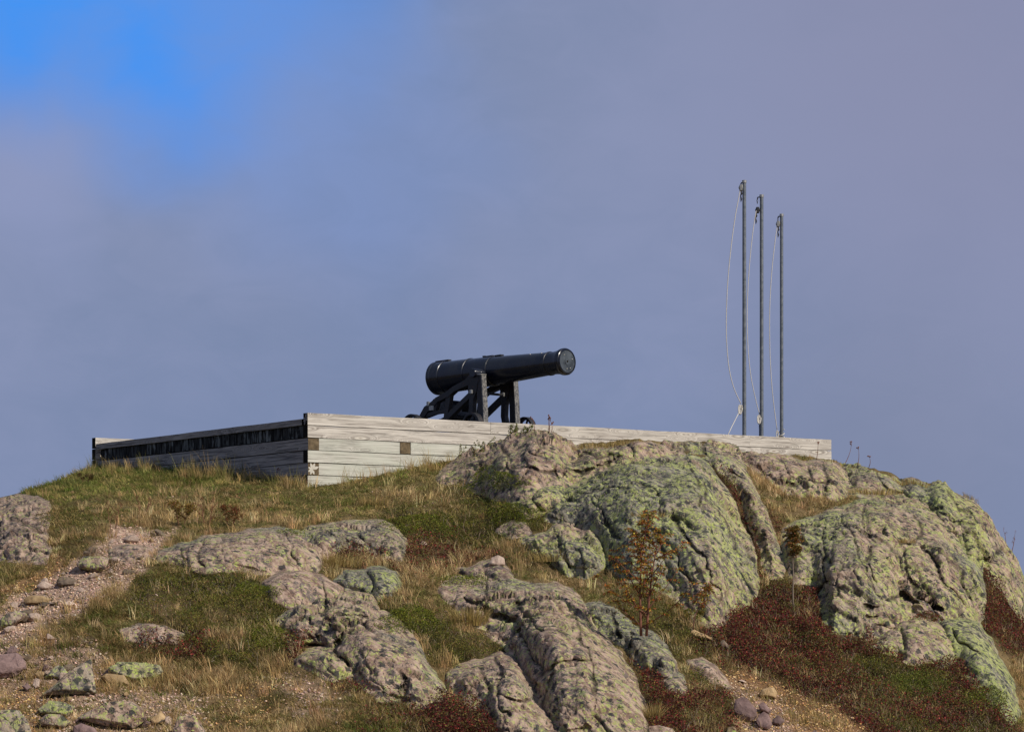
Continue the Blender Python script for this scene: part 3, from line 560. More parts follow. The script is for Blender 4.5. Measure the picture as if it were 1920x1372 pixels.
cols = {'green': lin(72, 76, 34), 'olive': lin(92, 84, 50), 'dry': lin(122, 104, 76), 'red': lin(48, 32, 25), 'heath': lin(46, 44, 24), 'path': lin(174, 148, 130), 'soil': lin(124, 96, 70)}
tot = sum(Z.values()) + 1e-6
GC = sum(Z[k][..., None] * np.array(cols[k][:3]) for k in Z) / tot[..., None]
GC = GC * (1 + 0.25 * fbm(Wg * np.array([3, 2, 3]), 3, 44))[..., None]

# ground mesh with its back slope, flanks and the flat land round it
def pad_grid(Wg, GC):
    rows = [Wg]; crs = [GC]; top = Wg[0]; back = []
    for dy, dz in ((60, -14.0), (30, -6.5), (14, -2.6), (7, -1.1), (3, -0.42), (1.2, -0.24), (0.35, -0.08)):
        q = top.copy(); q[:, 1] += dy; q[:, 0] *= 1 + dy / 60; q[:, 2] = np.where(dy > 10, top[:, 2].mean() + dz, top[:, 2] + dz); back.append(q)
    front = []; bt = Wg[-1]
    for Yf, zf, f in ((31, -1.42, 1.15), (24, -1.6, 1.5), (10, -1.65, 2.4), (-15, -1.9, 3.2), (-60, -8, 5)):
        q = bt.copy(); q[:, 1] = Yf; q[:, 2] = zf; q[:, 0] *= f; front.append(q)
    G = np.concatenate([np.array(back), Wg, np.array(front)], 0); Cc = np.concatenate([np.repeat(GC[:1], len(back), 0), GC, np.repeat(GC[-1:], len(front), 0)], 0)
    L = []; Rr = []
    for dx, zf in ((90, -14.0), (45, -9), (18, -3.2), (7, -1.0), (2, -0.2)):
        a = G[:, 0].copy(); a[:, 0] -= dx; a[:, 2] += zf; a[:, 2] = np.where(a[:, 2] < -14.5, -14.5, a[:, 2]); L.append(a)
        b_ = G[:, -1].copy(); b_[:, 0] += dx; b_[:, 2] += zf; b_[:, 2] = np.where(b_[:, 2] < -14.5, -14.5, b_[:, 2]); Rr.append(b_)
    G = np.concatenate([np.stack(L, 1), G, np.stack(Rr[::-1], 1)], 1)
    Cc = np.concatenate([np.repeat(Cc[:, :1], 5, 1), Cc, np.repeat(Cc[:, -1:], 5, 1)], 1); return G, Cc
G, Cc = pad_grid(Wg, GC); gr, gc_ = G.shape[:2]; idx = np.arange(gr * gc_).reshape(gr, gc_)
q = np.stack([idx[:-1, :-1], idx[1:, :-1], idx[1:, 1:], idx[:-1, 1:]], -1).reshape(-1, 4)
tag(link('hill', npmesh('hill', G.reshape(-1, 3), faces_quad=q, col=Cc.reshape(-1, 3), smooth=True), M_ground), kind='structure')
pv = np.array([[-4000, -4000, -13.8], [4000, -4000, -13.8], [4000, 4000, -13.8], [-4000, 4000, -13.8]], float)
tag(link('ground', npmesh('ground', pv, faces_quad=[[0, 1, 2, 3]], col=np.repeat([cols['olive'][:3]], 4, 0)), M_ground), kind='structure')

# rock surfaces
ROCKP = []      # for scattering plants on rocks later
for k, (nm, lab, lich, pk, lobes, cracks) in enumerate(OUT):
    S, d0, cur, cav, atcrest = Drock[k]; px, py = PXg[S], PYg[S]
    Wp = world(px, py, cur)
    dipm = np.array([[0.50, -0.30, -0.81], [-0.02, 0.94, -0.34], [0.86, 0.15, 0.48]])   # rock grain: elongated down the dip
    q3 = Wp @ dipm.T
    amp = np.clip(d0 / 10, 0, 1)
    n1 = fbm(q3 * np.array([1.0, 1.6, 1.6]), 5, 200 + k, 0.5)
    F1, F2, rid, off = worley(q3 * np.array([0.9, 1.8, 2.4]) + 0.25 * n1[..., None], 300 + k)
    tilt = ((rid - 0.5) * off).sum(-1) * 0.15 + (rid[..., 0] - 0.5) * 0.06
    edg = np.clip(1 - (F2 - F1) / 0.07, 0, 1)
    F1b, F2b, ridb, offb = worley(q3 * np.array([3.0, 5.5, 7]) + 0.5 * n1[..., None], 400 + k)
    tiltb = ((ridb - 0.5) * offb).sum(-1) * 0.06 + (ridb[..., 0] - 0.5) * 0.022
    n2 = fbm(q3 * np.array([5, 9, 11]), 4, 500 + k, 0.6)
    # broken ledges: sharp little steps where slabs have spalled off along the joints
    led = 0
    for li, (fq, am) in enumerate(((0.8, .022), (1.5, .012))):
        nn_ = fbm(q3 * fq * np.array([1.0, 1.4, 1.9]) + 5.3 * li, 2, 650 + k * 5 + li, 0.3)
        for th_ in (-0.35, -0.05, 0.25): led = led + am * sstep(nn_, th_, th_ + 0.05 * fq ** .5)
    led = led - 0.05
    brok = 0.35 + 0.65 * sstep(fbm(Wp * 0.8, 3, 600 + k), -0.35, 0.45)
    rough = 1.0 if nm not in ('darkdome', 'slabpink', 'lowerlobe', 'rightfoot', 'nub') else 0.35
    off_m = (0.03 * n1 + led * (0.35 + 0.65 * rough) * (0.5 + 0.5 * brok) + (tilt + tiltb) * brok * rough + 0.014 * n2 * brok - 0.045 * edg * brok * rough) * amp
    # move along the surface normal
    ex = np.gradient(Wp, axis=1); ey = np.gradient(Wp, axis=0); N = np.cross(ey, ex); N /= np.linalg.norm(N, axis=-1, keepdims=True) + 1e-9
    N[N[..., 1] > 0] *= -1
    N = N * 0.6 + np.array([0, -0.35, 0.2])
    Wp = Wp + N * off_m[..., None]
    cavt = np.maximum(cav, edg * brok * 0.5 * rough) * amp
    cavt = np.clip(cavt, 0, 1)
    msk = d0 > -13
    if atcrest:
        back = []
        for dy, dz in ((2.2, -0.9), (0.9, -0.28), (0.25, -0.06)):
            b_ = Wp[0].copy(); b_[:, 1] += dy; b_[:, 2] += dz; back.append(b_)
        Wp = np.concatenate([np.array(back), Wp], 0); msk = np.concatenate([np.repeat(msk[:1], 3, 0), msk], 0); cavt = np.concatenate([np.repeat(cavt[:1], 3, 0), cavt], 0)
        d0b = np.concatenate([np.repeat(d0[:1], 3, 0), d0], 0)
    else: d0b = d0
    H, Wd = msk.shape; idx = np.arange(H * Wd).reshape(H, Wd)
    fm = msk[:-1, :-1] & msk[1:, :-1] & msk[1:, 1:] & msk[:-1, 1:]
    qd = np.stack([idx[:-1, :-1], idx[1:, :-1], idx[1:, 1:], idx[:-1, 1:]], -1)[fm]
    used, inv = np.unique(qd.ravel(), return_inverse=True); qd = inv.reshape(-1, 4)
    VV = Wp.reshape(-1, 3)[used]
    cen = VV.mean(0); nl = lich * (0.75 + 0.35 * fbm(VV * 0.7, 3, 700 + k)); pn = pk + 0.25 * fbm(VV * 0.9, 2, 800 + k)
    me = npmesh('rock_outcrop', VV - cen, faces_quad=qd, smooth=True, floats={'lichen': nl, 'pink': pn, 'cav': cavt.ravel()[used]})
    o = link('rock_outcrop', me, M_rock, loc=tuple(cen)); tag(o, lab, 'rock')
    if atcrest: ROCKP.append((Wp[3:], d0, k))
    else: ROCKP.append((Wp, d0, k))

# ------------------------------------------------------------------ lookups on the hill
def cell(px, py):
    c = np.clip(np.round((np.asarray(px, float) + 150) / 2).astype(int), 0, C_ - 1); cr = crest[c]
    r = np.clip(np.round((np.asarray(py, float) - cr) / (1400 - cr) * (R_ - 1)).astype(int), 0, R_ - 1); return r, c
Dvis = Dg.copy()
for (S, d0, cur, cav, ac) in Drock.values(): Dvis[S] = np.where(d0 > 0, np.minimum(cur, Dvis[S] + 0.3), Dvis[S])
def gY(px, py):
    r, c = cell(px, py); return float(Dvis[r, c])
def gP(px, py): return np.array(P(px, py, gY(px, py)))

# ------------------------------------------------------------------ timber battery
ZT = 3.741; CH = 0.2
bat = empty('timber_battery', (A[0], A[1], ZT - 8 * CH))
tag(bat, 'weathered timber walled gun battery, one side silvery white and the other in black shade', 'gun platform')
bat_m = Matrix.Translation(bat.location).inverted()
def timber(name, o2, d2, s0, s1, z0, z1, y0, y1, mats, parent=bat, bev=0.007, endoff=0.0):
    """box along d2 from s0 to s1; y0..y1 measured to the left of d2"""
    bm = bmesh.new(); L = s1 - s0; n = max(1, int(L / 0.5))
    bmesh.ops.create_grid(bm, x_segments=1, y_segments=1, size=1); bm.clear()
    rs = np.random.default_rng(abs(hash((round(s0, 2), round(z0, 2), round(y0, 2)))) % 99999)
    rings = []
    for i in range(n + 1):
        x = -L / 2 + L * i / n; jy = rs.normal(0, 0.0025); jz = rs.normal(0, 0.0018)
        rings.append([bm.verts.new((x, yy + jy, zz + jz)) for yy, zz in ((y0, z0 - zc_(z0, z1)), (y1, z0 - zc_(z0, z1)), (y1, z1 - zc_(z0, z1)), (y0, z1 - zc_(z0, z1)))])
    for a, b in zip(rings[:-1], rings[1:]):
        for j in range(4): bm.faces.new((a[j], a[(j + 1) % 4], b[(j + 1) % 4], b[j]))
    e0 = bm.faces.new(rings[0][::-1]); e1 = bm.faces.new(rings[-1])
    if len(mats) > 1: e0.material_index = e1.material_index = 1
    if bev:
        es = [e for e in bm.edges if len(e.link_faces) == 2 and e.calc_face_angle(0) > 0.8]
        bmesh.ops.bevel(bm, geom=es, offset=bev, segments=1, affect='EDGES')
    o = bmobj(name, bm, mats, parent)
    d = Vector((d2[0], d2[1], 0)); yv = Vector((-d2[1], d2[0], 0)); c = Vector((o2[0], o2[1], 0)) + d * (s0 + s1) / 2
    m = Matrix((( d.x, yv.x, 0, c.x), (d.y, yv.y, 0, c.y), (0, 0, 1, zc_(z0, z1)), (0, 0, 0, 1)))
    o.matrix_local = bat_m @ m if parent is bat else m
    return o
def zc_(a, b): return (a + b) / 2
sR = lambda px: s_at(px, A, rd)
TH = 0.137; SQ = 0.206
def course(i): return ZT - (i + 1) * CH + 0.006, ZT - i * CH - (0.006 if i else 0)
g = 0.004
segsR = {0: [(0, sR(920)), (sR(920), sR(1406)), (sR(1406), RL)], 1: [(0, 7.3), (7.3, RL)], 2: [(SQ + g, sR(750)), (sR(750) + SQ, 6.8), (6.8, RL)], 3: [(0, 5.2), (5.2, RL)], 4: [(SQ + g, RL)], 5: [(0, RL)], 6: [(SQ + g, RL)], 7: [(0, RL)]}
outs = [0.0, -0.002, 0.001, -0.003, 0.0, -0.001, 0.002, 0.0]
for i, segs in segsR.items():
    z0, z1 = course(i)
    for j, (a, b) in enumerate(segs):
        t_ = timber('timber', A, rd, a + (g if j else 0), b - g, z0, z1, outs[i], TH, [W_pale if i < 2 else W_pgreen, W_black])
# tie beam end in the third course
z0, z1 = course(2)
tie = timber('tie_beam', A + rd * (sR(750) + SQ / 2), ld, -0.003, 0.5, z0 + 0.002, z1 - 0.002, -SQ / 2 + 0.004, SQ / 2 - 0.004, [W_grey, W_end]); tie['label'] = 'brown square end of a cross beam showing in the pale wall'
# shaded side wall (runs along ld; inside is to its right, so y is negative)
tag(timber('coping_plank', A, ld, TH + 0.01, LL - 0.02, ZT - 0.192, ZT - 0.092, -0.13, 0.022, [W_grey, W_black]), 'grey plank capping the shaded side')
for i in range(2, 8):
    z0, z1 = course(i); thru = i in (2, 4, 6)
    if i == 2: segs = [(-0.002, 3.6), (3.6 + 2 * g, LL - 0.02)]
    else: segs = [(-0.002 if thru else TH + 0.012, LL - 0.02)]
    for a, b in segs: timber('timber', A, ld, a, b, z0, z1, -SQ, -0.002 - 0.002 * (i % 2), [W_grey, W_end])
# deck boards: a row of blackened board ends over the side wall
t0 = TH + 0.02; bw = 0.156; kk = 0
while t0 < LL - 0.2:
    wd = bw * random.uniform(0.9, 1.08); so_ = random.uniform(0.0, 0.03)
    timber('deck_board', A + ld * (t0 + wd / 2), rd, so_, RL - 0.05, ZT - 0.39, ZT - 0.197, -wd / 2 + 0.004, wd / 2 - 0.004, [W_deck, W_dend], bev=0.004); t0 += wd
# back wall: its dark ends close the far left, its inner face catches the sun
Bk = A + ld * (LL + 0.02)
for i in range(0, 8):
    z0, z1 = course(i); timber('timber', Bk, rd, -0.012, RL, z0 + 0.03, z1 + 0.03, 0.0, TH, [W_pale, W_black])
# rosette of pale petals carved in the end grain
def rosette(parent, origin, ux, uz, wd, ht, n, mat, cx=0.5, cz=0.5, skip=()):
    bm = bmesh.new(); nrm = ux.cross(uz)
    if nrm.y > 0: nrm = -nrm
    for k in range(n):
        if k in skip: continue
        a = 2 * math.pi * k / n + 0.39 + random.uniform(-0.08, 0.08); dx, dz = math.cos(a), math.sin(a)
        lim = min((wd * (1 - cx) if dx > 0 else wd * cx) / max(abs(dx), 1e-3), (ht * (1 - cz) if dz > 0 else ht * cz) / max(abs(dz), 1e-3)) * 0.96
        pts = []
        for q_ in range(0, 9): t = q_ / 8; pts.append((t * lim, math.sin(math.pi * t ** 1.15) * lim * 0.2))
        ol = [(u, v_) for u, v_ in pts] + [(u, -v_) for u, v_ in pts[::-1][1:-1]]
        vs = []
        for off in (0.0, 0.003):
            vs.append([bm.verts.new(origin + ux * (wd * cx + u * dx - v_ * dz) + uz * (ht * cz + u * dz + v_ * dx) + nrm * (0.0005 + off)) for u, v_ in ol])
        bm.faces.new(vs[1]); m_ = len(ol)
        for q_ in range(m_): bm.faces.new((vs[0][q_], vs[0][(q_ + 1) % m_], vs[1][(q_ + 1) % m_], vs[1][q_]))
    bmesh.ops.transform(bm, matrix=bat_m, verts=bm.verts[:])
    o = bmobj('rosette', bm, mat, parent); return o
z0, z1 = course(4)
r1 = rosette(bat, Vector((A[0], A[1], z0)) - Vector((-rd[1], rd[0], 0)) * 0.003, Vector((rd[0], rd[1], 0)), Vector((0, 0, 1)), SQ, CH - 0.006, 8, W_petal, 0.42, 0.46, skip=(7,)); r1['label'] = 'pale petalled rosette in dark square end of beam'
z0, z1 = course(0)
rosette(bat, Vector((A[0], A[1], z0)) + Vector((ld[0], ld[1], 0)) * 0.002 - Vector((rd[0], rd[1], 0)) * 0.001, Vector((ld[0], ld[1], 0)), Vector((0, 0, 1)), TH - 0.006, CH - 0.006, 8, W_grey, 0.5, 0.5, skip=(1, 5))

# ------------------------------------------------------------------ cannon
def tube(bm, pts, r, seg=8, caps=True):
    pts = [Vector(p) for p in pts]; rs = r if isinstance(r, (list, tuple)) else [r] * len(pts); rings = []
    for i, p in enumerate(pts):
        d = (pts[min(i + 1, len(pts) - 1)] - pts[max(i - 1, 0)]).normalized(); a = d.orthogonal().normalized()
        if i and rings: a = (rings[-1][1] - d * rings[-1][1].dot(d)).normalized()
        b = d.cross(a); rings.append(([bm.verts.new(p + (a * math.cos(2 * math.pi * k / seg) + b * math.sin(2 * math.pi * k / seg)) * rs[i]) for k in range(seg)], a))
    for (A_, _), (B_, _) in zip(rings[:-1], rings[1:]):
        for k in range(seg): bm.faces.new((A_[k], A_[(k + 1) % seg], B_[(k + 1) % seg], B_[k]))
    if caps: bm.faces.new(rings[0][0][::-1]); bm.faces.new(rings[-1][0])
def lathe(bm, prof, axis='X', seg=48, center=(0, 0, 0)):
    c = Vector(center); rings = []
    for x, r in prof:
        if r < 1e-5: rings.append([bm.verts.new(c + (Vector((x, 0, 0)) if axis == 'X' else Vector((0, x, 0))))]); continue
        ring = []
        for k in range(seg):
            a = 2 * math.pi * k / seg; u, v_ = math.cos(a) * r, math.sin(a) * r
            ring.append(bm.verts.new(c + (Vector((x, u, v_)) if axis == 'X' else Vector((u, x, v_)))))
        rings.append(ring)
    for a, b in zip(rings[:-1], rings[1:]):
        if len(a) == 1 and len(b) == 1: continue
        for k in range(seg):
            if len(a) == 1: bm.faces.new((a[0], b[k], b[(k + 1) % seg]))
            elif len(b) == 1: bm.faces.new((a[k], b[0], a[(k + 1) % seg]))
            else: bm.faces.new((a[k], b[k], b[(k + 1) % seg], a[(k + 1) % seg]))
def box(bm, x0, x1, y0, y1, z0, z1, bev=0.006, rot=None):
    r = bmesh.ops.create_cube(bm, size=1); vs = r['verts']
    for v_ in vs: v_.co = Vector((x0 + (v_.co.x + 0.5) * (x1 - x0), y0 + (v_.co.y + 0.5) * (y1 - y0), z0 + (v_.co.z + 0.5) * (z1 - z0)))
    if rot: bmesh.ops.rotate(bm, verts=vs, cent=((x0 + x1) / 2, (y0 + y1) / 2, (z0 + z1) / 2), matrix=Matrix.Rotation(rot[1], 3, rot[0]))
    if bev:
        es = list({e for v_ in vs for e in v_.link_edges}); bmesh.ops.bevel(bm, geom=es, offset=bev, segments=1, affect='EDGES')
def strip(bm, pts, wd, y0, y1):
    """flat bar in the x-z plane following pts, mitred at the bends"""
    pts = [Vector((p[0], 0, p[1])) for p in pts]; ws = wd if isinstance(wd, (list, tuple)) else [wd] * len(pts); rings = []
    for i, p in enumerate(pts):
        d1 = (p - pts[i - 1]).normalized() if i else (pts[1] - p).normalized(); d2 = (pts[i + 1] - p).normalized() if i < len(pts) - 1 else d1
        n = Vector((-(d1 + d2).z, 0, (d1 + d2).x)).normalized(); k = 1 / max(0.6, n.dot(Vector((-d1.z, 0, d1.x))))
        a, b = p + n * ws[i] / 2 * k, p - n * ws[i] / 2 * k
        rings.append([bm.verts.new((a.x, y0, a.z)), bm.verts.new((b.x, y0, b.z)), bm.verts.new((b.x, y1, b.z)), bm.verts.new((a.x, y1, a.z))])
    for A_, B_ in zip(rings[:-1], rings[1:]):
        for j in range(4): bm.faces.new((A_[j], A_[(j + 1) % 4], B_[(j + 1) % 4], B_[j]))
    bm.faces.new(rings[0][::-1]); bm.faces.new(rings[-1])
CY = 51.3; can = empty('cannon', ((923 - 960) / F * CY, CY, ZT - 0.197), math.radians(-43))
tag(can, 'large black painted iron cannon on a stepped iron garrison carriage behind the pale timber wall', 'cannon')
TZ = 1.135
prof = [(-1.47,0),(-1.465,.05),(-1.45,.09),(-1.43,.13),(-1.42,.17),(-1.385,.235),(-1.35,.265),(-1.335,.284),(-1.325,.292),(-1.265,.292),(-1.255,.281),(-1.235,.277),(-1.10,.276),(-1.095,.286),(-1.065,.286),(-1.06,.275),(-.8,.272),(-.505,.267),(-.50,.274),(-.475,.274),(-.47,.262),(-.2,.257),(.035,.252),(.04,.259),(.065,.259),(.07,.244),(.4,.233),(.9,.213),(1.33,.194),(1.335,.204),(1.365,.204),(1.37,.192),(1.45,.191),(1.54,.198),(1.60,.209),(1.63,.217),(1.635,.224),(1.66,.228),(1.70,.228),(1.715,.222),(1.72,.212),(1.737,.210),(1.742,.204),(1.742,.192),(1.72,.190),(1.72,.06),(1.72,0)]
bm = bmesh.new(); lathe(bm, prof, 'X', 64)
brl = bmobj('barrel', bm, I_barrel, can, (0, 0, TZ + 0.03), smooth=True, ang=32); brl.rotation_euler = (0, math.radians(-1.9), 0)
bm = bmesh.new(); lathe(bm, [(1.715, .185), (1.732, .185), (1.735, .182), (1.735, .066), (1.742, .064), (1.742, .040), (1.738, .038), (1.738, .020)], 'X', 48)
pl = bmobj('muzzle_plate', bm, I_tamp, brl, smooth=True, ang=30)
bm = bmesh.new(); lathe(bm, [(1.7375, .0201), (1.7375, 0)], 'X', 16); bmobj('bore_hole', bm, W_black, brl)
for ang in (125, 20, 262, -60):
    bm = bmesh.new(); a = math.radians(ang); cyy, czz = math.cos(a) * 0.128, math.sin(a) * 0.128
    lathe(bm, [(1.733, .012), (1.745, .010), (1.747, 0)], 'X', 10, (0, cyy, czz)); bmobj('bolt', bm, I_bright, brl, smooth=True)
for xx, aa in ((0.98, 118), (1.22, 112)):
    bm = bmesh.new(); a = math.radians(aa); rr_ = 0.212 - (xx - 0.9) * 0.045; bmesh.ops.create_icosphere(bm, subdivisions=2, radius=0.014, matrix=Matrix.Translation((xx, math.cos(a) * rr_, math.sin(a) * rr_)))
    bmobj('stud', bm, I_bright, brl, smooth=True)
bm = bmesh.new(); box(bm, -1.33, -1.0, -0.045, 0.045, 0.262, 0.304, 0.01); bmobj('vent_patch', bm, I_carr, brl)
bm = bmesh.new(); box(bm, -.18, .06, -0.05, 0.05, 0.245, 0.272, 0.008); box(bm, .10, .25, -0.045, 0.045, 0.232, 0.266, 0.008); box(bm, -.21, -.15, -0.02, 0.02, 0.26, 0.285, 0.004); bmobj('sight_block', bm, I_carr, brl)
bm = bmesh.new(); lathe(bm, [(-.50, 0), (-.50, .07), (-.49, .076), (.49, .076), (.50, .07), (.50, 0)], 'Y', 28, (0, 0, -0.06)); bmobj('trunnion', bm, I_barrel, brl, smooth=True, ang=35)
for sgn in (-1, 1):
    yc = sgn * 0.40
    ck = bmesh.new()
    def S_(pts, wd, th): strip(ck, pts, wd, yc - th / 2, yc + th / 2)
    S_([(.155, .10), (.135, .6), (.10, 1.07)], [.13, .12, .11], .100)
    S_([(-.03, .84), (-.075, .62), (-.085, .42), (-.04, .24), (.07, .13)], [.12, .09, .085, .09, .10], .106)
    S_([(.11, 1.01), (-.10, 1.00), (-.20, .95), (-.50, .86), (-.64, .78), (-.90, .70), (-.99, .63), (-1.16, .545), (-1.25, .44), (-1.36, .30)], [.13, .15, .11, .09, .10, .085, .11, .12, .11, .10], .112)
    S_([(-.02, .80), (-.33, .60), (-.66, .385)], .09, .094)
    S_([(-.02, .97), (-.04, .8), (-.06, .7)], [.22, .2, .12], .118)
    S_([(-.62, .80), (-.67, .5), (-.70, .28)], [.11, .09, .11], .088)
    S_([(-.66, .50), (-.95, .48), (-1.18, .44)], [.06, .055, .08], .082)
    S_([(-.92, .70), (-.98, .5)], .09, .086)
    S_([(-1.36, .235), (-.6, .20), (.16, .18)], [.12, .13, .12], .098)
    chk = bmobj('cheek', ck, I_carr, can)
    fl = bmesh.new(); strip(fl, [(.230, .06), (.205, .6), (.168, 1.06)], .022, yc - 0.056, yc + 0.056)
    box(fl, .17, .235, yc - 0.074, yc + 0.074, .10, .17, 0.01); bmobj('front_flange', fl, I_post, chk)
    bm = bmesh.new(); strip(bm, [(.175, 1.075), (-.02, 1.082)], .02, yc - 0.07, yc + 0.07)
    bmobj('cap_plate', bm, I_bright if sgn < 0 else I_carr, chk)
    bm = bmesh.new(); box(bm, -.07, -.01, yc - 0.10, yc - 0.05, .75, .82, 0.008); bmobj('bolt_head', bm, I_bright, chk)
    for xw, rw in ((0.17, 0.205), (-1.27, 0.23)):
        yw = sgn * 0.66; bm = bmesh.new()
        lathe(bm, [(-.06, rw * .80), (-.06, rw - .006), (-.054, rw), (.054, rw), (.06, rw - .006), (.06, rw * .80), (-.06, rw * .80)], 'Y', 40)
        wh = bmobj('wheel', bm, I_carr, can, (xw, yw, rw), smooth=True, ang=35)
        bm = bmesh.new(); lathe(bm, [(-.075, 0), (-.075, .05), (-.05, .062), (.05, .062), (.075, .05), (.075, 0)], 'Y', 20)
        for k in range(6):
            a = math.radians(60 * k + 15); tube(bm, [(math.cos(a) * .055, 0, math.sin(a) * .055), (math.cos(a) * rw * .81, 0, math.sin(a) * rw * .81)], .018, 8)
        bmobj('spokes', bm, I_carr, wh, smooth=True, ang=35)
for xw, rw in ((0.17, 0.205), (-1.27, 0.23)):
    bm = bmesh.new(); tube(bm, [(xw, -.74, rw), (xw, .74, rw)], .035, 14); bmobj('axle', bm, I_carr, can, smooth=True, ang=35)
bm = bmesh.new(); tube(bm, [(-.04, -.36, .78), (-.04, .36, .78)], .022, 10); bmobj('tie_rod', bm, I_carr, can, smooth=True, ang=35)
bm = bmesh.new(); tube(bm, [(-.66, -.36, .4), (-.66, .36, .4)], .03, 10); bmobj('tie_rod', bm, I_carr, can, smooth=True, ang=35)
bm = bmesh.new(); box(bm, -1.12, -1.02, -.33, .33, .49, .73, 0.012); box(bm, -.98, -.72, -.33, .33, .30, .38, 0.012); bmobj('transom', bm, I_barrel, can)
bm = bmesh.new(); strip(bm, [(-1.0, .36), (-.78, .42), (-.62, .46)], .08, -.22, .22); bmobj('breech_bed', bm, I_barrel, can)
bm = bmesh.new(); box(bm, -1.07, -.96, -.47, -.44, .52, .60, 0.006); box(bm, -1.13, -1.07, -.47, -.44, .60, .68, 0.006); bmobj('bracket_bolt', bm, I_bright, can)

# ------------------------------------------------------------------ three flagpoles with their halyards
poles = [
 (1395.5, 338, 53.9, 3.6, [(1388.5,350),(1385,372),(1378,410),(1370,470),(1364.5,530),(1362,590),(1362.5,640),(1367,690),(1376,727),(1389.5,757)], (1388, 768), 'tall', 'tallest grey steel flagpole, nearest the cannon, with bowed halyard and loose rope tail'),
 (1428, 365, 55.6, 3.5, [(1419.5,392),(1417,400),(1411,440),(1405,500),(1401.5,560),(1401,610),(1403,660),(1408,705),(1416,745),(1424,776)], (1423.5, 786), 'mid', 'middle grey steel flagpole with halyard bundled above the timber wall'),
 (1465.5, 401, 57.9, 3.2, [(1458,418),(1453,455),(1447,510),(1443.5,570),(1443,620),(1444,670),(1447,720),(1451,760),(1457,805)], (1460, 818), 'low', 'shortest looking grey steel flagpole, farthest right, its halyard wrapped at the foot')]
for px, pt, Y, r, rope, knot, kind, lab in poles:
    base = P(px, 828, Y); zt = (HY - pt) / F * Y; zb = ZT - 0.195; R0 = r / F * Y
    fp = empty('flagpole', (base[0], Y, zb)); tag(fp, lab, 'flagpole', 'flagpoles on the battery'); o3 = Vector((base[0], Y, zb))
    bm = bmesh.new(); tube(bm, [(0, 0, 0), (0, 0, (zt - zb) * .5), (0, 0, zt - zb - .05)], [R0 * 1.04, R0, R0 * .97], 20); bmobj('pole', bm, G_pole, fp, smooth=True, ang=40)
    bm = bmesh.new(); lathe(bm, [(0, 0), (0, .9)], 'X', 4); bm.clear(); tube(bm, [(0, 0, zt - zb - .05), (0, 0, zt - zb - .005), (0, 0, zt - zb)], [R0 * 1.2, R0 * 1.2, R0 * .9], 20); bmobj('cap', bm, I_bright, fp, smooth=True, ang=40)
    W = lambda x, y, dy=0.0: Vector(P(x, y, Y + dy)) - o3
    x0, y0_ = rope[0]
    bm = bmesh.new(); tube(bm, [W(px - 2, pt + 5), W(x0 + 1.5, pt + 5), W(x0 + 1, pt + 8)], .012, 8)
    for q_ in range(3): 
        zc = W(x0 + .5, pt + 8 + q_ * 3.6); bm2 = [zc + Vector((math.cos(a) * (.012 if q_ % 2 else .004), math.sin(a) * (.004 if q_ % 2 else .012), math.cos(a + 1.57) * -.022)) for a in np.linspace(0, 6.28, 9)]; tube(bm, bm2, .005, 6)
    bmobj('bracket', bm, I_carr, fp, smooth=True)
    bm = bmesh.new(); c_ = W(x0 + 1, y0_ + 2); lathe(bm, [(-.025, 0), (-.025, .035), (-.012, .045), (.012, .045), (.025, .035), (.025, 0)], 'Y', 18, c_)
    box(bm, c_.x - .03, c_.x + .03, c_.y - .035, c_.y + .035, c_.z - .06, c_.z + .055, .01); bmobj('pulley', bm, I_bright if kind != 'mid' else I_carr, fp, smooth=True, ang=40)
    bm = bmesh.new(); c2 = W(x0 + (1 if kind != 'mid' else -2), y0_ + 8); tube(bm, [c2, c2 + Vector((.01, 0, -.05)), c2 + Vector((-.008, 0, -.09)), c2 + Vector((.004, 0, -.15)), c2 + Vector((-.004, 0, -.2))], [.012, .018, .009, .016, .004], 8); bmobj('snap_hook', bm, I_carr, fp, smooth=True)
    # smooth rope through the listed bends
    pts = []; rp = np.array(rope, float); tt = np.linspace(0, len(rp) - 1, 46)
    for t in tt:
        k = min(int(t), len(rp) - 2); f_ = t - k; p0, p1, p2, p3 = rp[max(k - 1, 0)], rp[k], rp[k + 1], rp[min(k + 2, len(rp) - 1)]
        q_ = 0.5 * ((2 * p1) + (-p0 + p2) * f_ + (2 * p0 - 5 * p1 + 4 * p2 - p3) * f_ ** 2 + (-p0 + 3 * p1 - 3 * p2 + p3) * f_ ** 3); pts.append(W(q_[0], q_[1], -0.10 * math.sin(math.pi * t / (len(rp) - 1))))
    bm = bmesh.new(); tube(bm, pts, .0075, 8); bmobj('halyard', bm, R_rope, fp, smooth=True)
    bm = bmesh.new(); kx, ky = knot; c_ = W(kx, ky, -.03)
    if kind != 'low':
        for q_ in range(7):
            a0 = q_ * .35; loop = [c_ + Vector((math.cos(a) * (.022 + .004 * (q_ % 3)) + (q_ - 3) * .004, math.sin(a) * .02 + (q_ % 2) * .012, math.sin(a + a0 * .2) * (.085 - .008 * (q_ % 3)) + random.uniform(-.01, .01))) for a in np.linspace(0, 6.28, 15)]; tube(bm, loop, .0085, 7)
    else:
        hx = W(px, ky); wr = []
        for t in np.linspace(0, 1, 60):
            a = t * 2 * math.pi * 4.2; wr.append(Vector((math.cos(a) * .062 - .012, math.sin(a) * .058, hx.z + .10 - .30 * t + .045 * math.sin(a + .8))))
        tube(bm, wr, .0095, 7)
        for q_ in range(3): tube(bm, [c_ + Vector((math.cos(a) * .02 - .03, -.03, math.sin(a) * .07 + .05 - .02 * q_)) for a in np.linspace(q_, q_ + 6.28, 12)], .008, 7)
    bmobj('rope_bundle', bm, R_rope, fp, smooth=True)
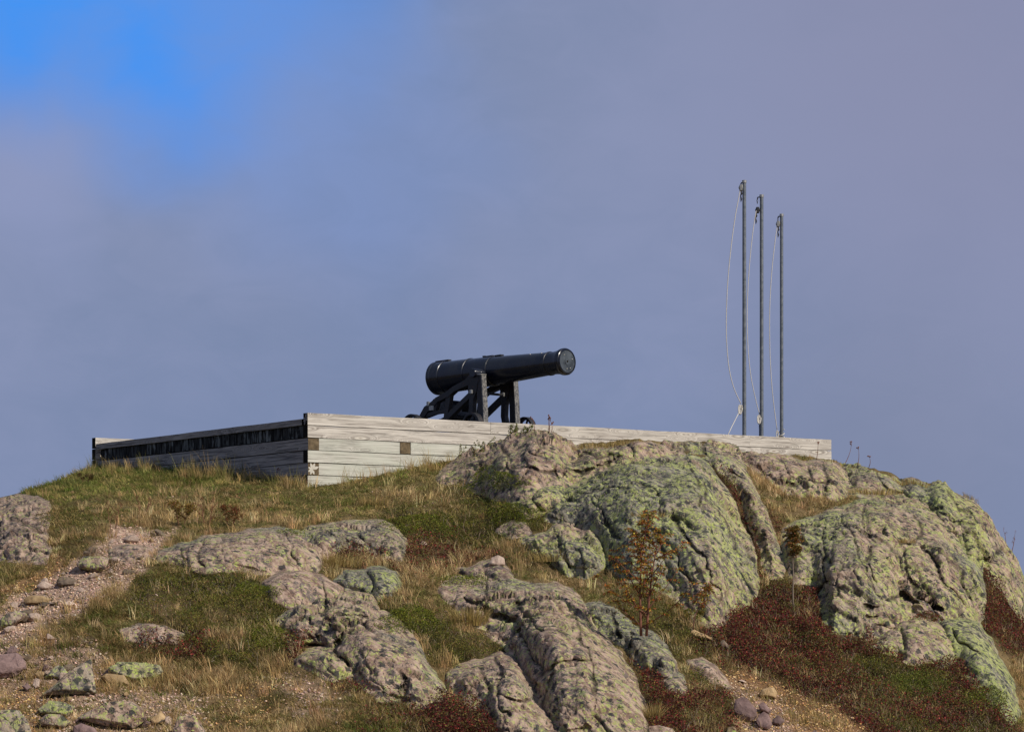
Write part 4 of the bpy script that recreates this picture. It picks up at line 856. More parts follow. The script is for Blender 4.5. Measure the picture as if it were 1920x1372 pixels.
    bm = bmesh.new(); tube(bm, [c_ + Vector((.0, .02, -.09)), c_ + Vector((.0, .02, .09))], .008, 8); tube(bm, [c_ + Vector((0, .02, 0)), Vector((0, 0, c_.z))], .01, 8); bmobj('cleat', bm, I_carr, fp, smooth=True)
    if kind == 'tall':
        bm = bmesh.new(); tube(bm, [W(1386, 772, -.03), W(1380, 784, -.1), W(1370, 804, -.3), W(1360, 826, -.5)], .0075, 8); bmobj('loose_rope', bm, R_rope, fp, smooth=True)
    if kind == 'mid':
        bm = bmesh.new(); tube(bm, [W(1424, 796), W(1424.3, 812), W(1424, 832)], .012, 8); bmobj('rope_end', bm, G_pole, fp, smooth=True)

# ------------------------------------------------------------------ boulders and slabs, one by one
def hullstone(name, poly, th, mat, label, lean=0.35, group=None, Yo=0.0):
    pts = np.array(poly, float); cx, cyp = pts.mean(0); yb = pts[:, 1].max(); Y0 = gY(cx, min(yb + 2, 1398)) + Yo
    hh = (yb - pts[:, 1].min()) / F * Y0 + 1e-3; rs = random.Random(int(cx * 7 + cyp)); V = []
    for (x, y) in pts:
        up = (yb - y) / F * Y0
        for (sc, dy) in ((1.0, 0.0), (0.62, -0.14 * th), (0.9, th * 0.75), (0.6, th)):
            xx = cx + (x - cx) * sc; yy = cyp + (y - cyp) * sc + (2 if dy > 0 else 0); d_ = Y0 + dy + up * lean + rs.uniform(-.01, .01)
            V.append(P(xx, yy, d_))
    c = np.array(V).mean(0); bm = bmesh.new()
    for p in V: bm.verts.new(Vector(p) - Vector(c))
    r = bmesh.ops.convex_hull(bm, input=bm.verts[:]); bmesh.ops.delete(bm, geom=[e for e in r['geom_interior'] if isinstance(e, bmesh.types.BMVert)], context='VERTS')
    bmesh.ops.dissolve_limit(bm, angle_limit=math.radians(11), verts=bm.verts[:], edges=bm.edges[:])
    bmesh.ops.bevel(bm, geom=bm.edges[:], offset=min(0.007, hh * .04), segments=1, affect='EDGES', profile=.6)
    bmesh.ops.triangulate(bm, faces=bm.faces[:])
    bmesh.ops.subdivide_edges(bm, edges=bm.edges[:], cuts=2, use_grid_fill=True)
    co_ = np.array([v_.co[:] for v_ in bm.verts]); nz = fbm(co_ * 6 + cx, 4, 3, .6) * min(.022, hh * .07) + fbm(co_ * 30 + cx, 3, 4) * min(.007, hh * .02)
    for v_, z_ in zip(bm.verts, nz): v_.co += v_.normal * float(z_)
    big = mat in (M_green, M_grey) and name == 'boulder'
    o = bmobj(name, bm, M_rock if big else mat, None, tuple(c), smooth=True, ang=12)
    if big:
        nv = len(o.data.vertices)
        for an_, val in (('lichen', .85 if mat is M_green else .3), ('pink', .7 if mat is M_grey else .5), ('cav', 0.0)):
            at_ = o.data.attributes.new(an_, 'FLOAT', 'POINT'); at_.data.foreach_set('value', np.full(nv, val, dtype=np.float32))
    tag(o, label, 'rock' if name == 'boulder' else 'stone', group); return o
HS = [
 ('boulder', [(78,1302),(94,1287),(127,1264),(143,1249),(172,1233),(180,1276),(181,1299),(131,1303)], .45, M_grey, 'wedge shaped brown boulder with sunlit orange end at lower left'),
 ('boulder', [(201,1250),(219,1243),(273,1240),(300,1246),(305,1258),(284,1276),(243,1279),(216,1268)], .4, M_green, 'low boulder covered in pale green lichen at lower left'),
 ('stone', [(187,1268),(201,1262),(232,1265),(245,1284),(200,1281)], .25, M_ochre, 'flat ochre slab leaning against the green lichened boulder'),
 ('stone', [(188,1268),(203,1252),(220,1267)], .12, M_purple, 'small purple pyramid shaped stone sitting on the ochre slab'),
 ('boulder', [(70,1330),(92,1312),(122,1315),(140,1323),(136,1334),(125,1343),(109,1338),(74,1336)], .35, M_green, 'dark sided flat rock with green lichen top at lower left'),
 ('boulder', [(142,1346),(171,1331),(197,1317),(249,1314),(270,1327),(275,1348),(249,1366),(232,1360),(166,1350)], .5, M_grey, 'long tilted brown slab with lichened right end at the bottom left'),
 ('boulder', [(72,1349),(87,1337),(114,1339),(134,1353),(118,1364),(98,1362),(76,1360)], .3, M_grey, 'grey angular block just left of the long tilted slab'),
 ('boulder', [(-40,1342),(0,1336),(22,1328),(37,1332),(50,1352),(60,1378),(55,1398),(-40,1398)], .5, M_green, 'large rounded lichened boulder in the bottom left corner'),
 ('stone', [(282,1347),(302,1332),(316,1346),(306,1358),(285,1357)], .2, M_ochre, 'orange topped stone right of the long tilted slab'),
 ('boulder', [(335,1345),(345,1341),(361,1340),(378,1357),(388,1374),(390,1392),(330,1392),(328,1366)], .4, M_grey, 'smooth grey brown boulder at the bottom edge beside dry grass'),
 ('boulder', [(-40,1232),(0,1224),(30,1221),(43,1230),(49,1252),(30,1266),(0,1270),(-40,1270)], .5, M_purple, 'purplish brown boulder at the left edge above the rubble'),
 ('boulder', [(83,1269),(105,1246),(118,1247),(128,1261),(110,1272)], .3, M_green, 'small lichened boulder behind the wedge shaped boulder'),
 ('stone', [(60,1283),(66,1269),(75,1272),(74,1288),(66,1292)], .1, M_pale, 'upright egg shaped pale stone among the rubble at left'),
 ('stone', [(40,1285),(52,1280),(60,1288),(50,1296)], .12, M_purple, 'flat purple stone beside the upright egg shaped stone'),
 ('stone', [(137,1360),(152,1355),(176,1364),(190,1384),(140,1388)], .3, M_purple, 'dark slate slab at the bottom edge below the long tilted slab'),
 ('stone', [(44,1122),(55,1116),(80,1116),(98,1122),(92,1130),(60,1133),(46,1131)], .35, M_ochre, 'long ochre stone bedded in the soil edge left of the gravel path'),
 ('boulder', [(0,1162),(14,1148),(40,1144),(52,1150),(44,1162),(18,1176),(0,1176)], .4, M_grey, 'yellowish boulder lying at the left edge of the gravel path'),
 ('boulder', [(143,1058),(155,1042),(185,1042),(206,1046),(199,1066),(180,1072),(150,1064)], .4, M_grey, 'squat tan boulder in the middle of the gravel path'),
 ('stone', [(107,1092),(125,1083),(146,1086),(140,1096),(112,1098)], .2, M_grey, 'flat grey green stone on the gravel path below the squat boulder'),
 ('stone', [(68,1098),(80,1088),(100,1096),(92,1104),(74,1104)], .2, M_pale, 'pinkish flat stone at the brown soil bank'),
 ('stone', [(118,1132),(128,1124),(142,1130),(134,1138)], .12, M_pale, 'pale wedge stone on the lower gravel path'),
 ('stone', [(291,1196),(300,1189),(310,1194),(304,1204)], .1, M_pale, 'little pale orange stone perched on the sunk flat slab'),
 ('stone', [(916,1058),(921,1044),(934,1040),(946,1046),(948,1058),(932,1062)], .2, M_pale, 'white rounded stone sitting on the low mid slope rock'),
 ('stone', [(786,1020),(793,1013),(803,1020),(798,1024)], .1, M_pale, 'small pink stone lying in green heath below the meadow'),
 ('stone', [(1294,1184),(1300,1178),(1316,1184),(1336,1195),(1334,1199),(1312,1196),(1296,1190)], .18, M_ochre, 'ochre oblong stone lying at the foot of the great dome'),
 ('stone', [(1350,1204),(1357,1198),(1366,1210),(1364,1216),(1352,1212)], .2, M_grey, 'small grey stone in heath right of the ochre oblong stone'),
 ('boulder', [(1377,1330),(1378,1312),(1392,1307),(1406,1314),(1418,1328),(1418,1342),(1408,1350),(1390,1347)], .25, M_purple, 'largest purple stone on the dirt path'),
 ('stone', [(1421,1320),(1430,1315),(1440,1322),(1448,1332),(1442,1338),(1424,1330)], .15, M_purple, 'purple stone directly above the white edged one'),
 ('stone', [(1418,1352),(1422,1338),(1432,1334),(1444,1341),(1449,1358),(1441,1367),(1424,1362)], .2, M_purple, 'upright purple slab with pale lower edge on the dirt path'),
 ('stone', [(1448,1348),(1459,1340),(1471,1351),(1462,1358),(1450,1356)], .12, M_purple, 'small dark purple stone rightmost of the purple cluster'),
 ('stone', [(1425,1304),(1428,1292),(1441,1287),(1452,1286),(1458,1300),(1455,1309),(1436,1307)], .22, M_ochre, 'two toned ochre block at the top of the dirt path'),
 ('stone', [(1372,1352),(1378,1340),(1388,1352),(1384,1362),(1374,1360)], .12, M_ochre, 'orange stone left below the largest purple stone'),
 ('stone', [(1384,1275),(1390,1273),(1399,1276),(1396,1279)], .1, M_pale, 'thin pale stone on bare earth below the heath bank'),
 ('stone', [(1360,1372),(1364,1362),(1376,1360),(1385,1372),(1384,1386),(1362,1386)], .2, M_green, 'grey rock at the bottom edge left of the dirt path'),
 ('boulder', [(1212,1372),(1216,1360),(1236,1358),(1262,1366),(1278,1384),(1276,1398),(1214,1398)], .3, M_grey, 'grey rock breaking the bottom edge beside the red heath'),
]
for a in HS: hullstone(*a)

# loose stones, copies of a few broken shapes
def stonemesh(seed):
    rs = random.Random(seed); bm = bmesh.new()
    for k in range(16):
        d = Vector((rs.gauss(0, 1), rs.gauss(0, 1), rs.gauss(0, 1))).normalized(); bm.verts.new((d.x * rs.uniform(.4, .55), d.y * rs.uniform(.35, .5), d.z * rs.uniform(.18, .34)))
    r = bmesh.ops.convex_hull(bm, input=bm.verts[:]); bmesh.ops.delete(bm, geom=[e for e in r['geom_interior'] if isinstance(e, bmesh.types.BMVert)], context='VERTS')
    bmesh.ops.bevel(bm, geom=bm.edges[:], offset=.03, segments=1, affect='EDGES'); me = bpy.data.meshes.new('loose_stone'); bmesh.ops.recalc_face_normals(bm, faces=bm.faces[:]); bm.to_mesh(me); bm.free(); return me
smesh = {}
for mi, mm in enumerate((M_pale, M_ochre, M_grey, M_purple)):
    for q_ in range(4):
        me = stonemesh(mi * 10 + q_); me.materials.append(mm); smesh[(mi, q_)] = me
GR = [
 ([(0,1150),(60,1110),(150,1045),(215,1000),(320,1000),(280,1060),(200,1112),(90,1165),(10,1185)], 26, (16, 34), (0, 0, 2), 'flat angular slab half buried in the upper gravel path', 'half buried slabs in the upper gravel path'),
 ([(0,1190),(200,1200),(230,1290),(390,1300),(400,1372),(0,1372)], 22, (14, 30), (2, 0, 1, 3), 'flat angular slab half buried in the lower left rubble', 'half buried slabs in the lower left rubble'),
 # polygon, n, size range px, mix of materials, label, group
 ([(210,994),(322,1000),(300,1022),(270,1064),(240,1090),(195,1112),(160,1145),(90,1165),(20,1190),(0,1170),(60,1108),(110,1080),(150,1045),(195,1015)], 62, (3, 14), (0, 0, 0, 1, 2), 'small pale pink loose stone lying on the upper gravel path at left', 'loose stones on the upper gravel path'),
 ([(0,1190),(190,1195),(215,1240),(185,1275),(70,1300),(0,1320)], 52, (4, 14), (0, 0, 2, 3, 1), 'loose stone in the grey rubble patch at lower left', 'loose stones in the lower left rubble'),
 ([(0,1300),(80,1300),(240,1300),(400,1330),(400,1372),(0,1372)], 30, (4, 15), (2, 1, 0, 2), 'loose brown stone lying on earth among the bottom left boulders', 'loose stones among the bottom left boulders'),
 ([(1372,1290),(1420,1290),(1500,1330),(1540,1372),(1385,1372)], 60, (3, 13), (1, 1, 1, 0, 3), 'yellowish loose stone on the dirt path at lower right', 'loose stones on the dirt path'),
 ([(380,1240),(560,1240),(690,1300),(680,1372),(400,1372)], 34, (4, 11), (0, 0, 2), 'pale stone scattered in thin dry grass at the bottom left of centre', 'pale stones in the thin dry grass'),
 ([(200,1110),(330,1130),(420,1230),(240,1250),(150,1180)], 25, (4, 10), (0, 0, 2), 'pale stone scattered in turf between the gravel path and the green heath', 'pale stones in turf beside the path'),
]
for poly, n, (a0, a1), mix_, lab, grp in GR:
    pp = np.array(poly, float); k = 0
    while k < n:
        x = random.uniform(pp[:, 0].min(), pp[:, 0].max()); y = random.uniform(pp[:, 1].min(), pp[:, 1].max())
        if sdpoly(np.array([x]), np.array([y]), poly)[0] < 0: continue
        r_, c_ = cell(x, y)
        if SDall[r_, c_] > 2: continue
        k += 1; p = Wg[r_, c_]; sz = (a0 + (a1 - a0) * random.random() ** (1.0 if a0 > 12 else 2.4)) / F * p[1] * 1.15
        o = bpy.data.objects.new('loose_stone', smesh[(random.choice(mix_), random.randrange(4))]); COL.objects.link(o)
        o.location = (p[0], p[1], p[2] + sz * (.14 if a0 > 12 else .05)); o.scale = (sz, sz * random.uniform(.7, 1), sz * random.uniform(.7, 1.3)); o.rotation_euler = (random.uniform(-.5, .5), random.uniform(-.5, .5), random.uniform(0, 6.28)); tag(o, lab, 'stone', grp)

# ------------------------------------------------------------------ ground cover
def sample(weight, n, seed):
    rs = np.random.default_rng(seed); dy = ((1400 - crest) / R_)[None, :]
    w_ = weight * dy * (SDall < -2.0); w_[:, :5] *= 1; cs = np.cumsum(w_.ravel()); pick = np.searchsorted(cs, rs.random(n) * cs[-1])
    r, c = np.unravel_index(pick, w_.shape); r = np.clip(r, 0, R_ - 2); c = np.clip(c, 0, C_ - 2); a = rs.random(n)[:, None]; b = rs.random(n)[:, None]
    p = (Wg[r, c] * (1 - a) + Wg[r + 1, c] * a) * (1 - b) + (Wg[r, c + 1] * (1 - a) + Wg[r + 1, c + 1] * a) * b
    return p, r, c, rs
def blades(p, h, wd, lean, az, colr, rs, droop=0.9):
    n = len(p); la = np.stack([np.cos(az), np.sin(az), np.zeros(n)], -1); wa = rs.uniform(0, 6.28, n); wv_ = np.stack([np.cos(wa), np.sin(wa) * .5, np.zeros(n)], -1) * (wd / 2)[:, None]
    def at(t): return p + np.array([0, 0, 1.0]) * (h * t * (1 - .35 * lean * t))[:, None] + la * (h * lean * droop * t * t)[:, None]
    V = np.stack([at(0) - wv_, at(0) + wv_, at(.45) - wv_ * .8, at(.45) + wv_ * .8, at(.8) - wv_ * .45, at(.8) + wv_ * .45, at(1.0)], 1)
    i = np.arange(n)[:, None] * 7
    quads = np.concatenate([i + np.array([[0, 1, 3, 2]]), i + np.array([[2, 3, 5, 4]])], 0); tris = i + np.array([[4, 5, 6]])
    return V.reshape(-1, 3), quads, tris, np.repeat(colr, 7, 0)
def leaves(p, size, colr, rs, upb=0.5, asp=0.55):
    n = len(p); nn = rs.normal(size=(n, 3)) + np.array([0.15, -0.2, upb]); nn /= np.linalg.norm(nn, axis=1)[:, None]
    t = rs.normal(size=(n, 3)); t -= nn * (t * nn).sum(1)[:, None]; t /= np.linalg.norm(t, axis=1)[:, None]; b = np.cross(nn, t)
    s = size[:, None] / 2; V = np.stack([p - t * s, p + b * s * asp + nn * s * .15, p + t * s, p - b * s * asp + nn * s * .15], 1)
    return V.reshape(-1, 3), np.arange(n * 4).reshape(n, 4), np.repeat(colr, 4, 0)
def pal(colsl, n, rs, jit=0.18, w=None):
    cc = np.array([lin(*c)[:3] for c in colsl]); k = rs.choice(len(cc), n, p=w); c = cc[k] ** 1.04 * 1.4 * np.exp(rs.normal(0, jit, n))[:, None]; return c * (1 + rs.normal(0, .05, (n, 3)))
def clump(p, sc, seed, lo=-.3, hi=.5): return sstep(fbm(p * sc, 3, seed), lo, hi)
def fsum(*ks): return sum(Z[k] for k in ks)
def tuft_roots(weight, nt, per, rad, seed):
    p, r, c, rs = sample(weight, nt, seed); k = rs.integers(int(per * .5), int(per * 1.5), nt); idx = np.repeat(np.arange(nt), k); n = len(idx)
    a = rs.uniform(0, 6.28, n); q = rad * np.sqrt(rs.random(n)) ; pp = p[idx].copy(); pp[:, 0] += np.cos(a) * q; pp[:, 1] += np.sin(a) * q * .8; pp[:, 2] += np.sin(a) * q * .2 - 0.01
    return pp, idx, a, q / rad, rs, nt, r[idx], c[idx]
grassmats = M_blade
# short turf of the meadow and between rocks
def turf(name, weight, nt, per, rad, hr, wr, palette, seed, lab_kind, lean=(.4, 1.2), wprob=None):
    pp, idx, a, q, rs, nt_, r, c = tuft_roots(weight, nt, per, rad, seed); n = len(idx)
    th = np.exp(rs.normal(0, .3, nt_)); tcol = pal(palette, nt_, rs, .22, wprob); wind = fbm(pp * np.array([.9, .7, .9]), 2, seed + 5) * 2.2 + 3.0
    h = rs.uniform(hr[0], hr[1], n) * th[idx]; az = np.where(rs.random(n) < .55, a, wind + rs.normal(0, .6, n)); ln = rs.uniform(lean[0], lean[1], n)
    colr = tcol[idx] * np.exp(rs.normal(0, .2, n))[:, None]
    V, q4, t3, cc = blades(pp, h, rs.uniform(wr[0], wr[1], n), ln, az, colr, rs); o = link(name, npmesh(name, V, faces_quad=q4, faces_tri=t3, col=np.clip(cc, 0, 1)), M_blade); tag(o, kind='stuff'); return o
n3 = np.array([.55, .5, .55])
veg = 1 - np.clip(Z['path'] * 1.05 + Z['soil'] * .75, 0, 1)
cl = clump(Wg, np.array([1.5, 1.1, 1.5]), 901, -.5, .3)
turf('meadow_grass', (Z['olive'] + .5 * Z['dry'] + .2 * Z['heath']) * veg * (.35 + .65 * cl) , 7000, 22, .10, (.03, .085), (.006, .013), [(124,112,68),(146,128,84),(104,100,54),(162,140,96),(108,92,56),(92,96,48)], 1, 0, (.8, 1.9))
turf('green_grass', Z['green'] + .12 * Z['olive'], 2100, 22, .08, (.035, .10), (.006, .011), [(100,104,46),(118,114,58),(84,92,38),(140,124,74)], 2, 0)
turf('dry_grass', Z['dry'] * (.05 + .95 * clump(Wg, n3 * 3, 77, -.1, .5)) , 2700, 16, .07, (.06, .17), (.004, .009), [(172,146,102),(158,130,90),(192,168,124),(134,110,74),(112,96,60)], 3, 0, (.15, .7))
turf('sparse_grass', (Z['red'] * .35 + Z['heath'] * .3 + Z['soil'] * .35 + Z['path'] * .22) * (.1 + clump(Wg, n3 * 4, 78, 0, .6)), 2000, 9, .06, (.05, .18), (.004, .008), [(150,126,82),(122,104,60),(98,92,48),(170,146,102)], 4, 0, (.3, 1.0))
# grass against the foot of the battery and along the crest
cw = np.zeros((R_, C_)); cw[:9] = 1; cw *= ((PXg > 160) & (PXg < 860))
turf('long_grass', cw * (.25 + clump(Wg, n3 * 4, 79, -.1, .6)), 150, 20, .07, (.08, .30), (.004, .008), [(168,146,98),(140,122,76),(110,106,58),(150,128,86)], 5, 0, (.1, .6))
cw = np.zeros((R_, C_)); cw[:5] = 1; cw *= ((PXg > -150) & (PXg < 560)) + 0.0
turf('wall_foot_grass', cw, 260, 18, .08, (.04, .12), (.005, .009), [(72,84,34),(92,98,44),(128,116,70)], 6, 0, (.3, 1))

def heath(name, weight, n, hr, palette, wprob, seed, size=(.012, .024), jit=.22):
    p, r, c, rs = sample(weight, n, seed); m = sstep(fbm(p * np.array([2.6, 2.2, 2.6]), 3, seed + 9), -.6, .7); hp = .015 + (hr[1] - hr[0]) * m ** 1.5 + hr[0]
    t = 1 - rs.random(n) ** 1.6 * .9; p = p.copy(); p[:, 2] += hp * t; p[:, :2] += rs.normal(0, .012, (n, 2))
    cc = pal(palette, n, rs, jit, wprob); tone = np.exp(.32 * fbm(p * 5, 2, seed + 20)); cc = cc * tone[:, None]
    V, q4, col_ = leaves(p, rs.uniform(size[0], size[1], n), cc, rs); o = link(name, npmesh(name, V, faces_quad=q4, col=np.clip(col_, 0, 1)), M_leaf); tag(o, kind='stuff'); return o
mixr = fbm(Wg * np.array([1.6, 1.4, 1.6]), 4, 333)
heath('red_heath', Z['red'] * (.25 + sstep(mixr, -.5, .2)), 115000, (.02, .24), [(96,34,34),(72,26,28),(122,52,42),(64,42,30),(84,72,36),(100,90,42)], [.21, .18, .10, .20, .18, .13], 21, (.016, .036), .34)
heath('green_heath', Z['heath'] + Z['red'] * .5 * sstep(-mixr, -.1, .5), 100000, (.02, .17), [(78,80,26),(98,98,36),(60,64,24),(112,104,42),(94,66,36)], [.3, .25, .2, .15, .1], 22)
heath('mixed_herbs', (Z['olive'] * .35 + Z['dry'] * .5 + Z['soil'] * .22 + Z['green'] * .3 + Z['path'] * .06) * (.1 + clump(Wg, n3 * 5, 99, .0, .6)), 42000, (.01, .07), [(78,78,32),(104,92,48),(92,62,38),(60,66,26),(130,108,66)], [.3, .25, .15, .2, .1], 23, (.012, .022))
# heather stems / dead twigs catching light
p, r, c, rs = sample(Z['red'] + Z['heath'] * .6, 9000, 31)
V, q4, t3, cc = blades(p, rs.uniform(.06, .2, len(p)), rs.uniform(.004, .007, len(p)), rs.uniform(.2, 1.8, len(p)), rs.uniform(0, 6.28, len(p)), pal([(128,112,98),(94,70,56),(150,132,110)], len(p), rs), rs)
tag(link('heath_twigs', npmesh('heath_twigs', V, faces_quad=q4, faces_tri=t3, col=np.clip(cc, 0, 1)), M_blade), kind='stuff')
# gravel
def gravel(name, weight, n, sz, palette, seed):
    p, r, c, rs = sample(weight, n, seed); s = sz[0] + (sz[1] - sz[0]) * rs.random(n) ** 2.5
    base = np.array([[1, 0, 0], [-1, 0, 0], [0, 1, 0], [0, -1, 0], [0, 0, .6], [0, 0, -.6]]); F8 = np.array([[0, 2, 4], [2, 1, 4], [1, 3, 4], [3, 0, 4], [2, 0, 5], [1, 2, 5], [3, 1, 5], [0, 3, 5]])
    an = rs.uniform(0, 6.28, n); ca, sa = np.cos(an), np.sin(an); B_ = base[None] * (rs.uniform(.55, 1.3, (n, 6, 1))) ; tl = rs.normal(0, .35, (n, 1))
    X = B_[..., 0] * ca[:, None] - B_[..., 1] * sa[:, None]; Y_ = B_[..., 0] * sa[:, None] + B_[..., 1] * ca[:, None]; Z_ = B_[..., 2] + X * tl
    V = p[:, None] + np.stack([X, Y_, Z_], -1) * s[:, None, None]; V[..., 2] += s[:, None] * .2
    t3 = (np.arange(n)[:, None, None] * 6 + F8[None]).reshape(-1, 3); cc = np.repeat(pal(palette, n, rs, .25), 6, 0)
    tag(link(name, npmesh(name, V.reshape(-1, 3), faces_tri=t3, col=np.clip(cc, 0, 1)), M_leafg), kind='stuff')
M_leafg, t_, b_ = newmat('gravel_stone', .95, .1); t_.put(b_.inputs['Base Color'], t_.add('ShaderNodeAttribute', attribute_name='Col').outputs['Color'])
gravel('gravel', Z['path'] + .10 * Z['dry'] * (PXg < 900) * clump(Wg, n3 * 5, 66, .0, .5), 15000, (.007, .03), [(176,150,134),(156,130,114),(188,166,148),(136,114,102),(150,126,98)], 41)
gravel('earth_gravel', Z['soil'], 8000, (.006, .026), [(170,136,88),(196,164,112),(140,108,72),(120,92,70),(180,154,124)], 42)

# ------------------------------------------------------------------ shrubs, saplings, herbs
def leafmesh(pts, size, palette, seed, n3_=None, wprob=None, upb=.2, asp=.5):
    rs = np.random.default_rng(seed); p = np.array(pts, float); n = len(p); V, q4, cc = leaves(p, rs.uniform(size * .7, size * 1.2, n), pal(palette, n, rs, .22, wprob), rs, upb, asp)
    return npmesh('foliage', V, faces_quad=q4, col=np.clip(cc, 0, 1))
B_red = mat_plain('reddish_bark', lin(98, 58, 44), .8, var=.2, c2=lin(132, 84, 62)); B_grey = mat_plain('grey_bark', lin(112, 98, 84), .85, var=.2)
def sapling(name, label, base, H, spread, nb, palette, seed, bark, fork=1, leaf=.03, dens=10, low=.15, cat='sapling', bend=(0, 0), trunk_r=.02, side_h=.5, yaws=None):
    rs = random.Random(seed); b0 = Vector(base); root = empty(name, b0); tag(root, label, cat); bm = bmesh.new(); tips = []
    for f_ in range(fork):
        pts = []; dx = (f_ - (fork - 1) / 2) * .07
        for k in range(9):
            t = k / 8; pts.append(Vector((dx * (1 + 2 * t) + bend[0] * t * t + rs.uniform(-.012, .012) * t, bend[1] * t * t + rs.uniform(-.02, .02) * t, H * t * (1 - .12 * f_))))
        tube(bm, pts, [trunk_r * (1 - .8 * k / 8) for k in range(9)], 7)
        for q_ in range(nb // fork):
            t = low + (1 - low) * (q_ + rs.random() * .7) / (nb // fork); t = min(t, .97); k = t * 8; i0 = min(int(k), 7); o_ = pts[i0].lerp(pts[i0 + 1], k - i0)
            az = rs.uniform(0, 6.28); L = spread * (1.05 - t) ** .6 * rs.uniform(.55, 1.1); el = rs.uniform(.35, 1.0); seg = [o_]; d = Vector((math.cos(az) * math.cos(el), math.sin(az) * math.cos(el) * .7, math.sin(el)))
            for s_ in range(5): d = (d + Vector((rs.uniform(-.18, .18), rs.uniform(-.18, .18), .06))).normalized(); seg.append(seg[-1] + d * L / 5)
            tube(bm, seg, [trunk_r * .5 * (1 - .15 * s_) for s_ in range(6)], 5)
            for s_ in range(1, 6):
                for _ in range(dens // 3): tips.append((seg[s_], d))
        tips += [(pts[8], Vector((0, 0, 1)))] * (dens // 2)
    bmobj('trunk', bm, bark, root, smooth=True)
    pts = []
    for p_, d in tips:      # feathered leaves: leaflets in pairs along a stalk
        a = rs.uniform(0, 6.28); ax = Vector((math.cos(a), math.sin(a), rs.uniform(-.3, .6))).normalized(); Lr = leaf * rs.uniform(1.6, 3.0)
        for j in range(4):
            for sg in (-1, 1):
                sdv = ax.cross(Vector((0, 0, 1))).normalized(); pts.append(p_ + ax * Lr * (.25 + j / 4.5) + sdv * sg * leaf * .5 + Vector((0, 0, -.01 * j + rs.uniform(-.006, .006))))
    me = leafmesh([tuple(q_) for q_ in pts], leaf, palette, seed); link('crown', me, M_leaf, root); return root
ORG = [(140,80,32),(156,108,44),(108,56,34),(104,98,38),(140,122,50),(84,84,32)]
pb = P(1207, 1192, gY(1207, 1196) - .12)
sapling('rowan_sapling', 'young rowan with orange and yellow autumn leaves in front of the great dome rock', pb, 1.5, 1.05, 26, ORG, 5, B_red, fork=2, leaf=.038, dens=12, low=.06, bend=(.09, 0), trunk_r=.02)
pb = P(1300, 1180, gY(1290, 1188) - .2)
sapling('birch_sapling', 'low leaning seedling with yellow leaves right of the orange leaved rowan', pb, .60, .34, 7, ORG, 8, B_red, leaf=.034, dens=8, low=.45, bend=(.26, 0), trunk_r=.008)
pb = P(1487, 1140, gY(1487, 1142) - .1)
sapling('sapling', 'slim pale stemmed sapling with brown leafy top between the two big domes', pb, 1.15, .34, 12, [(98,84,38),(122,96,44),(78,74,32),(110,66,36)], 9, B_grey, leaf=.034, dens=12, low=.62, trunk_r=.013)
for (x, y, H, sp, nb, lf, pa, lb) in (
    (212, 990, .42, .2, 9, .010, [(110,74,54)], 'bare twiggy shrub leftmost in the meadow above the path'),
    (268, 968, .34, .12, 6, .010, [(110,74,54)], 'small bare upright twig shrub in the meadow'),
    (340, 985, .34, .3, 16, .022, [(104,66,38),(128,104,42),(92,90,36)], 'reddish leafy shrub in the middle of the meadow'),
    (388, 985, .45, .2, 9, .012, [(108,64,44)], 'thin reddish shrub between two leafier ones in the meadow'),
    (432, 984, .28, .22, 12, .022, [(112,60,40),(86,76,34)], 'small rusty leaved shrub rightmost in the meadow'),
    (160, 905, .16, .14, 8, .02, [(72,70,34),(90,66,40)], 'little dark shrub at the far left foot of the battery'),
    (1893, 1036, .42, .12, 5, .008, [(110,74,54)], 'bare twig standing on the right skyline ridge'),
    (1300, 1170, .2, .2, 8, .02, [(84,90,34),(120,100,40)], 'tiny green seedling at the foot of the great dome')):
    sapling('shrub', lb, P(x, y, gY(x, y) - .04), H, sp, nb, pa, x, B_red, leaf=lf, dens=6 if lf < .015 else 9, low=.2, cat='shrub', trunk_r=.007, fork=2)
def herb(label, bx, by, tx, ty, Yo=0.0, leafy=True, palette=((84,92,36), (104,104,44), (70,80,30)), head=False, n=1, name='herb'):
    Y = gY(bx, by) + Yo; b0 = Vector(P(bx, by, Y)); root = empty(name, b0); tag(root, label, 'plant'); rs = random.Random(int(bx * 3 + by)); st = bmesh.new(); lp = []; hd = bmesh.new(); hc = 0
    for k in range(n):
        tip = Vector(P(tx + rs.uniform(-9, 9) * (n > 1), ty + rs.uniform(-2, 14) * (n > 1), Y + rs.uniform(-.08, .08))) - b0; s0 = Vector((rs.uniform(-.03, .03) * (n > 1), 0, 0)); bendv = Vector((rs.uniform(-.03, .03), 0, 0)); pts = [s0.lerp(tip, t) + bendv * math.sin(3.14 * t) for t in np.linspace(0, 1, 8)]
        tube(st, pts, [.006 - .004 * i / 7 for i in range(8)], 6)
        if leafy:
            for i in range(1, 8):
                for _ in range(7): a = rs.uniform(0, 6.28); q_ = rs.uniform(.01, .05) * (1.2 - i / 9); lp.append(tuple(pts[i] + Vector((math.cos(a) * q_, math.sin(a) * q_, rs.uniform(-.02, .02)))))
        if head:
            for _ in range(3):
                e = pts[-1] + Vector((rs.uniform(-.025, .025), rs.uniform(-.02, .02), rs.uniform(-.02, .02))); tube(st, [pts[-2], e], .003, 5); bmesh.ops.create_icosphere(hd, subdivisions=1, radius=.013, matrix=Matrix.Translation(e)); hc += 1
    bmobj('stem', st, B_red, root, smooth=True)
    if lp: link('leaves', leafmesh(lp, .032, palette, int(bx)), M_leaf, root)
    if hc: bmobj('seed_head', hd, B_red, root, smooth=True)
    else: hd.free()
herb('green leafy herb with reddish base, leftmost of those against the pale wall', 858, 862, 868, 829, n=2)
herb('upright bright green herb in front of the pale wall left of the joint', 890, 858, 890, 828, n=2)
